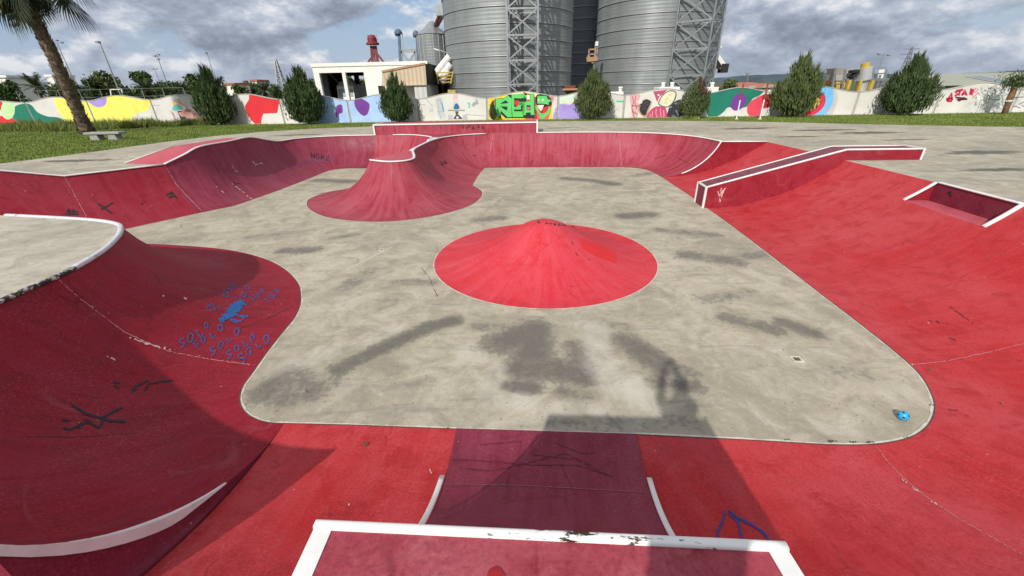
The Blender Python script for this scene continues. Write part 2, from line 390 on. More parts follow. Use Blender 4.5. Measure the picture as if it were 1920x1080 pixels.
ST_BACK = [(-1.34, 23.37, -1.1, 25.36, D), (0, 23.29, .2, 25.30, D), (1.33, 23.2, 1.63, 25.22, D), (3.0, 23.04, 3.3, 25.0, D), (4.6, 22.87, 5.0, 24.72, D), (5.7, 22.70, 6.3, 24.35, D), (6.4, 22.5, 7.6, 23.75, D), (6.9, 22.15, 8.55, 22.9, D), (7.15, 21.65, 9.15, 21.9, D), (7.25, 20.9, 9.5, 20.8, D), (7.27, 19.83, 9.62, 19.38, D)]
BK = lambda fx, fy, tx, ty: (fx, fy, tx, ty, D)
ST_RB1 = [BK(7.27, 19.83, 11.45, 19.03), BK(7.18, 17.7, 11.38, 16.9), BK(7.10, 15.65, 11.22, 14.9), BK(6.95, 13.4, 11.06, 12.6), BK(6.77, 11.1, 10.90, 10.45)]
ST_RBP = [BK(6.77, 11.1, 10.90, 10.45), BK(6.64, 9.7, 10.76, 9.3), BK(6.51, 8.3, 10.62, 8.2)]
ST_RB2 = [BK(6.51, 8.3, 10.62, 8.2), BK(6.41, 7.3, 10.55, 7.2), BK(6.33, 6.4, 10.5, 6.2), BK(6.24, 5.6, 10.35, 5.0), BK(6.12, 4.95, 10.0, 3.5), BK(5.89, 4.47, 9.2, 2.0), BK(5.6, 4.11, 8.2, .9), BK(5.16, 3.79, 6.9, .05), BK(4.67, 3.62, 5.6, -.38), BK(4.0, 3.58, 4.3, -.5), BK(2.8, 3.70, 2.95, -.42), BK(1.55, 3.82, 1.6, -.3)]
ST_NB = [BK(1.55, 3.82, 1.6, -.3), BK(.4, 3.9, .35, -.2), BK(-.77, 3.98, -.85, -.1), BK(-2.0, 4.08, -2.05, 0), BK(-3.1, 4.15, -3.15, .1)]
ST_NB2 = [BK(-3.1, 4.15, -3.15, .1), BK(-4.1, 3.2, -4.3, .15)]

tops = []
def collect(st, k=5, smooth=True):
    global tops
    tops += [(p[2], p[3]) for p in (catmull(st, k) if smooth else linear(st, k))]
# hole in the surrounding concrete: walk the coping all the way round
for st, sm in ((ST_LEFT, 1), (ST_END, 1), (ST_CHAMF, 0), (ST_WALL, 1)): collect(st, 5, sm)
collect(ST_SPL[:5], 5)
i5 = [(p[2], p[3]) for p in catmull(ST_SPR, 5)]
tops += [p for p in i5 if p[1] > 23.6]
for st, sm in ((ST_BACK, 1), (ST_RB1, 1), (ST_RBP, 1), (ST_RB2, 1), (ST_NB, 1), (ST_NB2, 0)): collect(st, 5, sm)
HOLE = [tops[0]]
for p in tops[1:]:
    if math.dist(p, HOLE[-1]) > .03: HOLE.append(p)
if math.dist(HOLE[0], HOLE[-1]) < .03: HOLE.pop()
HOLE.append((-4.35, 1.62))

def sheet_with_hole(name, outer, hole, z, mat, kind):
    polys = [[Vector((x, y, 0)) for x, y in outer], [Vector((x, y, 0)) for x, y in hole]]
    tri = tessellate_polygon(polys); flat = polys[0]+polys[1]
    o = mesh(name, [(v.x, v.y, z) for v in flat], tri, mat); tag(o, kind=kind)
    bm = bmesh.new(); bm.from_mesh(o.data); bmesh.ops.recalc_face_normals(bm, faces=bm.faces)
    for f in bm.faces:
        if f.normal.z < 0: f.normal_flip()
    bm.to_mesh(o.data); bm.free(); return o
# grass edge of the concrete apron, seen beyond the park
APRON = [(-40, -30), (-30, 2), (-23.5, 12), (-21.0, 17.3), (-20.2, 20.4), (-19.6, 24.6), (-18.6, 27.6), (-16.9, 30.0), (-14.2, 31.6), (-10.3, 32.6), (-4, 33.6), (2.7, 33.7), (9.4, 32.4), (14, 30.6), (17.6, 28.6), (21.6, 25.6), (25.5, 23.2), (32, 20.5), (44, 17), (50, -30)]
sheet_with_hole('concrete_apron', APRON, HOLE, D, M['apron'], 'structure')

# ---- bowl floor: dense sheet carrying traced damp marks, some painted cast shadow and pale scuffs
def floor():
    x0, x1, y0, y1, st = -15.5, 9.2, 2.9, 25.2, .055
    nx, ny = int((x1-x0)/st), int((y1-y0)/st)
    X, Y = np.meshgrid(np.linspace(x0, x1, nx), np.linspace(y0, y1, ny))
    V = np.stack([X.ravel(), Y.ravel(), np.zeros(X.size)], 1)
    i = np.arange(nx-1)[None, :]+np.arange(ny-1)[:, None]*nx
    Q = np.stack([i, i+1, i+1+nx, i+nx], -1).reshape(-1, 4)
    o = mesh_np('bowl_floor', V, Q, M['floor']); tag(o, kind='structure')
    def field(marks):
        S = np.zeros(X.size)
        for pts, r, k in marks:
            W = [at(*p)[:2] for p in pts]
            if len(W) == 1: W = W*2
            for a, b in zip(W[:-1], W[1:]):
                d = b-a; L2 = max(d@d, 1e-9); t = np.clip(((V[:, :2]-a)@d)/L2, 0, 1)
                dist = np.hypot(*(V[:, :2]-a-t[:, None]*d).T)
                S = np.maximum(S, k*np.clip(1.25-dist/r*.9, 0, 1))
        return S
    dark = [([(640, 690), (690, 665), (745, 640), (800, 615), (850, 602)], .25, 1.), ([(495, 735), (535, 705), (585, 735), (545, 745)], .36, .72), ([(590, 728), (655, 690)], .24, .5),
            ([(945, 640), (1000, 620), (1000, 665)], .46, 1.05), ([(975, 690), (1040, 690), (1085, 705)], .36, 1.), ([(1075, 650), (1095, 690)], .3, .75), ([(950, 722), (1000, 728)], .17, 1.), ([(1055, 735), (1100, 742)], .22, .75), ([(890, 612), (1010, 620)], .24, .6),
            ([(1175, 640), (1205, 660), (1250, 690)], .36, .95), ([(1235, 715), (1300, 725)], .22, .85), ([(1105, 600), (1170, 612)], .24, .5), ([(1270, 690), (1300, 700)], .24, .6),  # marks near the figure's head: part stain, part its shadow painted in
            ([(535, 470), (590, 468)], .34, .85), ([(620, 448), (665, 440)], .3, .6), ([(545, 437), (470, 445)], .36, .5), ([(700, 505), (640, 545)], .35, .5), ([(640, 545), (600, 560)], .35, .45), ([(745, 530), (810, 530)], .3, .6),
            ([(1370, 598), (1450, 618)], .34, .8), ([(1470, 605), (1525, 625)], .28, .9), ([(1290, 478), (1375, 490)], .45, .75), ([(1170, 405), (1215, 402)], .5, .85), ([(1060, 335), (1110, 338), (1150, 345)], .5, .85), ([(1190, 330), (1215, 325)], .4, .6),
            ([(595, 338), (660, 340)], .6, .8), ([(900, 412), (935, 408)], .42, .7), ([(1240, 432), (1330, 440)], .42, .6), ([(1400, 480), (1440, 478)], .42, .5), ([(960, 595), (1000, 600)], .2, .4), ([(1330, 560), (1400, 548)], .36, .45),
            ([(1560, 690), (1620, 700)], .3, .4), ([(300, 455), (360, 445)], .45, .45), ([(1350, 360), (1290, 350)], .5, .5), ([(830, 470), (770, 440)], .35, .4), ([(1040, 790), (1300, 795)], .25, .45)]  # final mark paints the platform's cast shadow darker
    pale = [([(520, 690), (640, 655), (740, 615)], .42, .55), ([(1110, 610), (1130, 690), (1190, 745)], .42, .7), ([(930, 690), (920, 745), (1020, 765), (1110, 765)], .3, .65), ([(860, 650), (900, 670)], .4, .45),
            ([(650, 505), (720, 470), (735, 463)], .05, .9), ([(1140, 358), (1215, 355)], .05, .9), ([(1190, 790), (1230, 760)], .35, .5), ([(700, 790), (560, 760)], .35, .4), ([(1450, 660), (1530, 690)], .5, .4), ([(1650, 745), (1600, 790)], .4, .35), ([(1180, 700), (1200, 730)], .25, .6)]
    for nm, mk in (('stain_shadow', dark), ('pale', pale)):
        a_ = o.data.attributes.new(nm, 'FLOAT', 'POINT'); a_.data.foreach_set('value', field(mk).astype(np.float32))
    return o
FLOOR = floor()

def root(name, label, cat, loc, group=None): return tag(empty(name, loc), label, cat, group)
def adopt(o, parent):
    """parent a part whose mesh is in world coordinates"""
    o.parent = parent; o.matrix_parent_inverse = Matrix.Translation(-Vector(parent.location)); return o
def foot_joint(o, parent, n=14, skip=None):
    """pale worn line on the floor and dark crack where a ramp meets it"""
    vs = o.data.vertices; rows = len(vs)//(n+1); F0 = [vs[i*(n+1)].co.copy() for i in range(rows)]; F1 = [vs[i*(n+1)+2].co.copy() for i in range(rows)]
    rr = random.Random(len(vs)); a, b, c = [], [], []
    for p, q_ in zip(F0, F1):
        d = Vector((q_.x-p.x, q_.y-p.y, 0)).normalized(); a.append(p-d*(.022+.02*rr.random())); b.append(p-d*.004); c.append(p+d*(.008+.006*rr.random()))
    for nm, A_, B_, z, mt in (('foot_line', a, b, .004, M['kerb']), ('foot_crack', b, c, .0095, M['crackm'])):
        V = [(p.x, p.y, z) for p in A_+B_]; adopt(mesh(nm, V, [(i, i+1, rows+i+1, rows+i) for i in range(rows-1)], mt), parent)
TARGETS = {}
def surf(key, o):
    TARGETS.setdefault(key, []).append(o); return o

# ---- left quarter pipe wrapping the raised concrete tongue
q = root('quarter_pipe', 'dark red curved quarter pipe wrapping the pale concrete tongue, scribbled in blue and black', 'skate ramp', (-4.5, 6, 0))
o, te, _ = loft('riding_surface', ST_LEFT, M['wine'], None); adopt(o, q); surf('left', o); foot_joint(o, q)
n10 = 9*5
cop = te[n10+1:]
adopt(strip('broken_coping', te[n10-4:n10+9], M['cope_broken'], None, .075, .06), q)
adopt(strip('coping', te[n10+8:], M['cope_grey'], None, .085, .07), q)
# raised lip beside the red bank: white edge over a dark vertical face
lip = [(-3.1-.12*s, 4.15-2.6*s, max(Z0, arcz(s, 2.6, D))) for s in [i/24 for i in range(25)]]
V = []; Fc = []
for x, y, z in lip:
    V += [(x-.0, y, z), (x-.0, y, -.02)]
Fc = [(2*i, 2*i+1, 2*i+3, 2*i+2) for i in range(24)]
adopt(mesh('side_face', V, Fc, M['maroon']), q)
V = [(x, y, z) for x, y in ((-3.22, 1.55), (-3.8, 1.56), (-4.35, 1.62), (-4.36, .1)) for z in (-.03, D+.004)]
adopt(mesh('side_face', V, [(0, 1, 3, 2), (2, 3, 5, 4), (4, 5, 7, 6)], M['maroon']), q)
def lip_band():
    V = []; Fc = []; pts = [p for p in lip if p[1] < 3.08]
    for i, (x, y, z) in enumerate(pts):
        hgt = min(.115, .012+.13*i/8)
        wd = .012+.063*min(1, i/7); V += [(x-wd, y, z+.010), (x+.006, y, z+.012), (x+.012, y, z-hgt*min(1, .15+i/6)), (x-wd, y, z-.01)]
    for i in range(len(pts)-1):
        for k in range(4): Fc.append((4*i+k, 4*i+(k+1) % 4, 4*i+4+(k+1) % 4, 4*i+4+k))
    Fc += [(0, 1, 2, 3), tuple(4*(len(pts)-1)+k for k in (3, 2, 1, 0))]
    return mesh('lip_band', V, Fc, M['cope'])
adopt(lip_band(), q)

o, te, _ = loft('bowl_end', ST_END, M['wine']); tag(o, 'dark red bowl end curving round behind the pale concrete tongue', 'skate ramp')

# ---- left wall of the bowl
q = root('bowl_wall', 'long dark red bowl wall on the far left with a raised hump and black tags', 'skate ramp', (-11.5, 17, 0))
o1, te1, _ = loft('chamfer_face', ST_CHAMF, M['wall_red'], None, smooth=False); adopt(o1, q); surf('wall', o1)
o2, te2, _ = loft('curved_face', ST_WALL, M['wall_dark'], None); adopt(o2, q); surf('wall', o2)
adopt(strip('coping', te1, M['cope'], None, .10, .05), q)
adopt(strip('coping', te2, M['cope'], None, .10, .05), q)
# pink humps on the concrete behind the raised coping
def hump(front, a, b, back, bl, al, name):
    """front edge, rise, level top, fall: corners given along coping (right) and along the concrete (left)"""
    V = [front[0], front[1], a, al, b, bl, back[0], back[1]]
    return mesh(name, V, [(0, 1, 2, 3), (3, 2, 4, 5), (5, 4, 6, 7), (0, 3, 5, 7)], M['pink'])
z2 = D+.45
hump([(-15.2, 16.8, D+.004), (-13.3, 16.32, D+.006)], (-12.84, 17.85, z2-.01), (-12.78, 21.3, z2-.01), [(-12.66, 23.7, D+.006), (-14.6, 23.9, D+.004)], (-13.9, 21.4, z2-.01), (-14.25, 18.36, z2-.01), 'deck_hump')
hp = bpy.data.objects['deck_hump']; adopt(hp, q)
o = hump([(-15.08, 14.25, D+.006), (-16.6, 15.0, D+.004)], (-17.5, 13.6, z2), (-19, 12.6, z2), [(-20.5, 11, D+.004), (-18.3, 10.8, D+.006)], (-17.3, 12.3, z2-.01), (-16.28, 13.15, z2-.01), 'deck_hump'); adopt(o, q)
adopt(strip('edge_line', [(-15.2, 16.8, D+.01), (-14.73, 17.58, D+.23), (-14.25, 18.36, z2)], M['cope'], None, .07, .02), q)

# ---- back-left wall, spine and volcano
q = root('spine_volcano', 'rose pink volcano with white rimmed top joined by a narrow spine to the wall', 'skate ramp', (-4.6, 17, 0))
o, te, _ = loft('left_face', ST_SPL, M['red_far']); adopt(o, q); surf('vol', o); tl = te
o, te, _ = loft('cone_face', ST_VOL, M['red_far']); adopt(o, q); surf('vol', o); foot_joint(o, q); tv = te
o, te, _ = loft('right_face', ST_SPR, M['red_far']); adopt(o, q); surf('vol', o); tr = te
plate = [(p[0], p[1]) for p in tv]
tri = tessellate_polygon([[Vector((x, y, 0)) for x, y in plate]])
o = mesh('top_plate', [(x, y, D) for x, y in plate], tri, M['pink']); adopt(o, q); surf('vol', o)
ls = [p for p in tl if p[1] < 23.95]; rs = [p for p in tr if p[1] < 23.95][::-1]
nn = 20
def resample(pts, n):
    pts = np.array(pts); d = np.r_[0, np.cumsum(np.hypot(*np.diff(pts[:, :2], axis=0).T))]; s = np.linspace(0, d[-1], n)
    return np.stack([np.interp(s, d, pts[:, i]) for i in range(3)], 1)
la, ra = resample(ls, nn), resample(rs, nn)
V = np.concatenate([la, ra]); adopt(mesh('ridge_cap', V, [(i, i+1, nn+i+1, nn+i) for i in range(nn-1)], M['cope']), q)
adopt(strip('coping', [p for p in tv if not (p[1] > 16.35 and p[0] < -4.3)], M['cope'], None, .10, .05), q)
adopt(strip('coping', tr[:-1], M['cope'], None, .10, .05), q)
adopt(strip('coping', tl[4:26], M['cope'], None, .10, .05), q)
# red triangle of deck between the spine fork and the far platform
fork = [(p[0], p[1]) for p in tl if p[1] > 23.9 and p[0] > -7] + [(p[0], p[1]) for p in tr if p[1] > 23.7] + [(-1.0, 25.55), (-6.6, 25.95)]
cx, cy = np.mean([p[0] for p in fork]), np.mean([p[1] for p in fork]); 
o = mesh('fork_deck', [(x, y, D+.004) for x, y in fork], tessellate_polygon([[Vector((x, y, 0)) for x, y in fork]]), M['red_far']); adopt(o, q)

# ---- back wall with rounded right end
q = root('back_wall', 'wide rose red quarter pipe along the back of the bowl, its right end curving towards a white edge', 'skate ramp', (3, 23.5, 0))
o, te, fe = loft('riding_surface', ST_BACK, M['red_far']); adopt(o, q); surf('back', o)
adopt(strip('coping', [p for p in te if p[0] > 1.6], M['cope'], None, .10, .05), q)
endl = [(7.27+(9.62-7.27)*s, 19.83+(19.38-19.83)*s, arcz(s, 2.39, D)) for s in [i/16 for i in range(17)]]
adopt(strip('end_coping', [p for p in endl if p[2] > .16], M['cope'], None, .11, .04), q)
bank_end = [(7.27+4.18*s, 19.83-.8*s, max(Z0, arcz(s, 4.26, D))) for s in [i/16 for i in range(17)]]
V = [(x, y-.004, z) for x, y, z in endl]+[(11.45, 19.03, D)]+[(x, y-.004, z-.01) for x, y, z in bank_end[::-1]]
adopt(mesh('side_face', V, tessellate_polygon([[Vector((p[0], p[2], 0)) for p in V]]), M['wine']), q)
adopt(strip('coping', [(9.62, 19.38, D), (11.45, 19.03, D)], M['cope'], None, .10, .05), q)

# ---- long red bank on the right and in front, with the step cut in its top
q = root('red_bank', 'bright red bank sweeping along the whole right side and round to the foreground', 'skate ramp', (7, 6, 0))
for st, kw in ((ST_RB1, {}), (ST_RBP, {'smax': .86}), (ST_RB2, {}), (ST_NB, {}), (ST_NB2, {'smooth': False})):
    o, te, fe = loft('riding_surface', st, M['red'], None, **kw); adopt(o, q); surf('bank', o)
    if st is not ST_NB2: foot_joint(o, q)
    else:
        for v in o.data.vertices: v.co.z -= .04
ps = catmull(ST_RBP, 5); zs = arcz(.86, 4.16, D)
fr = [(s[0]+(s[2]-s[0])*.86, s[1]+(s[3]-s[1])*.86, max(Z0, arcz(.86, math.hypot(s[2]-s[0], s[3]-s[1]), s[4]))) for s in ps]
bk = [(s[2], s[3], f[2]) for s, f in zip(ps, fr)]; bt = [(s[2], s[3], D) for s in ps]; n_ = len(ps)
pk = root('bank_step', 'shallow rectangular step cut into the top of the red bank, edged in white', 'skate ledge', (10.5, 9.4, 1.2))
o = mesh('shelf', fr+bk, [(i, i+1, n_+i+1, n_+i) for i in range(n_-1)], M['pink']); adopt(o, pk); surf('pocket', o)
o = mesh('back_face', bk+bt, [(i, i+1, n_+i+1, n_+i) for i in range(n_-1)], M['maroon']); adopt(o, pk); surf('pocket', o)
for e in (0, -1):
    s = ps[e]; run = math.hypot(s[2]-s[0], s[3]-s[1])
    arcp = [(s[0]+(s[2]-s[0])*k, s[1]+(s[3]-s[1])*k, arcz(k, run, D)) for k in [.86+.14*i/6 for i in range(7)]]
    V = arcp+[bk[e], fr[e]]
    adopt(mesh('end_face', V, [tuple(range(len(V)))], M['wine']), pk)
    adopt(strip('edge_band', arcp, M['cope'], None, .10, .04, side=.03 if e == 0 else -.04), pk)
adopt(strip('edge_band', bt, M['cope'], None, .10, .04, side=-.02), pk)

# ---- sloping ledge over the bank
def hubba():
    q = root('hubba_ledge', 'maroon sloping grind ledge with white edges running down over the red bank', 'skate ledge', (9, 14.2, 1))
    a = np.array([7.10-6.77, 15.65-11.1]); ax = np.array([math.cos(math.radians(-4.6)), math.sin(math.radians(-4.6))]); pr = np.array([-ax[1], ax[0]])
    o0 = np.array(at(1318, 390, 0)[:2]); Wd = .88
    L1, L2, z1, z2_ = 4.25, 6.62, .72, 1.93
    prof_t = [(0, z1), (L1, z2_), (L2, z2_)]
    def pt(l, w, z): p = o0+ax*l+pr*w; return (p[0], p[1], z)
    for nm, w in (('near_side', 0), ('far_side', Wd)):
        V = [pt(0, w, -.05), pt(L1*.5, w, .0), pt(L1, w, .9), pt(L2, w, 1.5)]+[pt(l, w, z) for l, z in prof_t[::-1]]
        adopt(mesh(nm, V, tessellate_polygon([[Vector((np.dot(np.array(p[:2])-o0, ax), p[2], 0)) for p in V]]), M['wall_red']), q)
    V = [pt(0, 0, -.05), pt(0, Wd, -.05), pt(0, Wd, z1), pt(0, 0, z1)]
    adopt(mesh('lower_end', V, [(0, 1, 2, 3)], M['maroon']), q)
    V = [pt(L2, 0, 1.5), pt(L2, Wd, 1.5), pt(L2, Wd, z2_), pt(L2, 0, z2_)]
    adopt(mesh('upper_end', V, [(3, 2, 1, 0)], M['red_far']), q)
    V = [pt(l, w, z) for l, z in prof_t for w in (0, Wd)]
    o = mesh('top', V, [(0, 1, 3, 2), (2, 3, 5, 4)], M['purple'], None, False, [(l, w) for l, z in prof_t for w in (0, Wd)]); adopt(o, q); surf('hubba', o)
    for w in (.03, Wd-.03):
        adopt(strip('edge_band', [pt(l, w, z) for l, z in linear_profile(prof_t)], M['cope'], None, 0.085 if w < .5 else .055, .06 if w < .5 else .04, 4), q)
    for l, z in ((0, z1), (L2, z2_)):
        adopt(MB().bar(pt(l, .0, z+.01), pt(l, Wd, z+.01), .06, .045).build('corner_band', M['cope']), q)
    for l, w, zb, zt in ((0, .02, -.03, z1), (0, Wd-.02, -.03, z1), (L2, .02, 1.58, z2_)):
        adopt(MB().bar(pt(l-.005, w, zb), pt(l-.005, w, zt+.02), .06, .06).build('corner_band', M['cope']), q)
def linear_profile(p):
    out = []
    for (a, b), (c, d) in zip(p[:-1], p[1:]):
        out += [(a+(c-a)*k/8, b+(d-b)*k/8) for k in range(8)]
    return out+[p[-1]]
hubba()

# ---- pump cone in the middle
def cone():
    pts = [(815.3, 495), (833.8, 531), (862, 548.5), (900, 563), (959.6, 575), (1028.6, 579.2), (1095, 574.9), (1160, 561), (1213.8, 533.8), (1231.9, 503.8), (1212.5, 466), (1178.8, 447), (1128.8, 431), (937.5, 425.6), (892.5, 435), (855, 450.6)]
    W = np.array([at(*p)[:2] for p in pts]); A_ = np.c_[2*W, np.ones(len(W))]; c = np.linalg.lstsq(A_, (W**2).sum(1), rcond=None)[0]
    R_ = math.sqrt(c[2]+c[0]**2+c[1]**2); ctr = c[:2]
    # apex height from the silhouette at the top
    hgt = 1.19
    V = []; UV = []; nr, na = 30, 120
    for i in range(nr+1):
        t = i/nr; rr = R_*(1-t)
        s = t
        z = hgt*(s**1.7 if s < .78 else .655+1.43*(s-.78)-3.25*(s-.78)**2)
        V += [(ctr[0]+rr*math.cos(2*math.pi*k/na), ctr[1]+rr*math.sin(2*math.pi*k/na), max(Z0, z)) for k in range(na)]
        UV += [(k/na*2*math.pi*1.6, t*R_) for k in range(na)]
    Fc = [(i*na+k, i*na+(k+1) % na, (i+1)*na+(k+1) % na, (i+1)*na+k) for i in range(nr) for k in range(na)]
    q = root('pump_cone', 'low bright red cone standing alone in the middle of the concrete floor', 'skate bump', (ctr[0], ctr[1], 0))
    o = mesh('cone_surface', V, Fc, M['cone'], None, True, UV); adopt(o, q); surf('cone', o)
    # pale worn ring where the cone meets the floor
    V = []; n = 120
    rng = random.Random(4)
    for k in range(n):
        a = 2*math.pi*k/n; 
        V += [(ctr[0]+(R_-.02)*math.cos(a), ctr[1]+(R_-.02)*math.sin(a), .004), (ctr[0]+(R_+.012+.02*rng.random())*math.cos(a), ctr[1]+(R_+.012+.02*rng.random())*math.sin(a), .004)]
    adopt(mesh('base_ring', V, [(2*k, 2*k+1, (2*k+3) % (2*n), (2*k+2) % (2*n)) for k in range(n)], M['kerb']), q)
    return ctr, R_, max(v[2] for v in V)
CONE = cone()

# ---- far raised platform above the back wall
def far_platform():
    q = root('raised_platform', 'long pink raised block above the back wall, edged in white', 'skate platform', (-3, 26.2, D))
    zt = 2.17; a = np.array([-7.95, 25.9]); b = np.array([1.66, 25.24]); n = (b-a)/np.hypot(*(b-a)); p = np.array([-n[1], n[0]])
    c, d = b+p*1.6, a+p*1.6
    T = lambda v, z: (v[0], v[1], z)
    uvs = [(0, 0), (9.6, 0), (9.6, .6), (0, .6)]
    o = mesh('front_face', [T(a, D-.05), T(b, D-.05), T(b, zt), T(a, zt)], [(0, 1, 2, 3)], M['red_far'], None, False, uvs); adopt(o, q); surf('farplat', o)
    adopt(mesh('side_face', [T(b, D-.05), T(c, D-.05), T(c, zt), T(b, zt)], [(0, 1, 2, 3)], M['wine']), q)
    adopt(mesh('side_face', [T(d, D-.05), T(a, D-.05), T(a, zt), T(d, zt)], [(0, 1, 2, 3)], M['wine']), q)
    adopt(mesh('back_face', [T(c, D-.05), T(d, D-.05), T(d, zt), T(c, zt)], [(0, 1, 2, 3)], M['wine']), q)
    adopt(mesh('top', [T(a, zt), T(b, zt), T(c, zt), T(d, zt)], [(0, 1, 2, 3)], M['pink']), q)
    m_ = MB(); f_ = -p*.004
    m_.bar(T(a+f_, zt), T(b+f_, zt), .09, .07); m_.bar(T(b+f_+n*.0, D), T(b+f_, zt+.03), .09, .09); m_.bar(T(a+f_, D), T(a+f_, zt+.03), .09, .09)
    m_.bar(T(b, zt), T(c, zt), .09, .06); m_.bar(T(a, zt), T(d, zt), .09, .06)
    adopt(m_.build('edge_band', M['cope']), q)
far_platform()

# ---- near platform with its steep ramp
def near_platform():
    q = root('ramp_platform', 'maroon platform in the foreground with a chipped white rim over a steep dark ramp', 'skate platform', (.1, 1, 0))
    zt = 2.2
    LL, LR = A2(592, 985, zt), A2(1474, 1027, zt)
    st = [(-.77, 3.98, LL[0]-.03, LL[1], zt), (.4, 3.9, (LL[0]+LR[0])/2, (LL[1]+LR[1])/2, zt), (1.55, 3.82, LR[0]+.03, LR[1], zt)]
    # ramp narrows only slightly; keep its sides straight up the bank
    st = [(-.77, 3.98, -.84, LL[1]-.004, zt), (.39, 3.9, .1, (LL[1]+LR[1])/2-.004, zt), (1.55, 3.82, 1.10, LR[1]-.004, zt)]
    o, te, fe = loft('ramp_face', st, M['maroon'], None, 6, 26, False)
    for v in o.data.vertices: v.co.z = min(v.co.z+.012, 2.17)
    adopt(o, q); surf('ramp', o)
    for e in (0, -1):
        s = st[e]; run = math.hypot(s[2]-s[0], s[3]-s[1]); sg = -1 if e == 0 else 1
        side = [(s[0]+(s[2]-s[0])*k, s[1]+(s[3]-s[1])*k, arcz(k, run, zt)+.012) for k in [i/30 for i in range(31)]]
        V = [p for p in side]+[(p[0], p[1], -.02) for p in side]; n = len(side)
        adopt(mesh('ramp_side', V, [(i, i+1, n+i+1, n+i) for i in range(n-1)], M['wine']), q)
        b0 = .13 if e == 0 else .11
        adopt(strip('ramp_edge_band', [p for p in side if b0 < p[2] < 2.1], M['cope'], None, .058, .012, side=-.03*sg), q)
    # platform body
    dl, dr = (LL[0]-.20, -3.0), (LR[0]+.02, -3.05)
    T = lambda v, z: (v[0], v[1], z)
    BL, BR = (LL[0]-.12, -3.0), (LR[0]+.1, -3.1)
    m_ = MB(); m_.hexa([(LL[0]+.3, LL[1]-.02, .3), (LR[0]-.35, LR[1]-.02, .3), (BR[0]-.35, BR[1], .3), (BL[0]+.3, BL[1], .3)], [T(LL, zt), T(LR, zt), T(BR, zt), T(BL, zt)])
    o = m_.build('platform_block', plat_mat()); adopt(o, q); surf('plat', o)
    def band(a, b, w, nm):
        a, b = np.array(a), np.array(b)
        return adopt(strip(nm, [tuple(np.r_[a+(b-a)*t, zt]) for t in [i/20 for i in range(21)]], M['cope'] if nm != 'coping_pipe' else M['cope_rust'], None, w, .05, 8), q)
    # flat painted side bands lie just above the top
    for a, b, sg in ((LL, BL, 1), (LR, BR, -1)):
        V = [(a[0], a[1], zt+.004), (a[0]+.085*sg, a[1], zt+.004), (b[0]+.085*sg, b[1], zt+.004), (b[0], b[1], zt+.004)]
        adopt(mesh('side_band', V, [(0, 1, 2, 3) if sg > 0 else (3, 2, 1, 0)], M['cope']), q)
    adopt(strip('coping_pipe', [(LL[0]+(LR[0]-LL[0])*t, LL[1]+(LR[1]-LL[1])*t-.0, zt-.012) for t in [i/30 for i in range(31)]], M['pipe'], None, .044, .044, 12), q)
    return zt
def plat_mat(): return paint('platform_top_paint', (.30, .030, .052), (.42, .12, .145), (.21, .011, .024), .6, .1, 1.2, 1.)
def pipe_mat():
    g = G('chipped_white_pipe', .4); w = g.coord('World')
    r = g.noise(g.coord('World', (.28, 1.2, 1.2)), 26, 8, .72, .2)
    sx = g.n('ShaderNodeSeparateXYZ'); g.l(w, sx.inputs[0])
    gate = g.ramp(g.math('ABSOLUTE', g.math('SUBTRACT', sx.outputs[0], .28)), [(.05, .13), (.5, .05), (.8, 0)])
    k = g.ramp(g.math('ADD', r, gate), [(.66, 0), (.69, 1)])
    g.col(g.mix(k, (.80, .79, .76), (.04, .02, .014))); return g.m
M['pipe'] = pipe_mat()
ZP = near_platform()

# tongue deck, paler concrete set 4 mm above the apron
tg = [(p[2]-.02, p[3]) for p in catmull(ST_LEFT, 5)[45:]] + [(-15.5, 9.9), (-15.5, 1.5), (-7.2, 1.5), (-6.8, 4.6)]
o = mesh('deck_tongue', [(x, y, D+.004) for x, y in tg], tessellate_polygon([[Vector((x, y, 0)) for x, y in tg]]), M['deck']); tag(o, kind='structure')

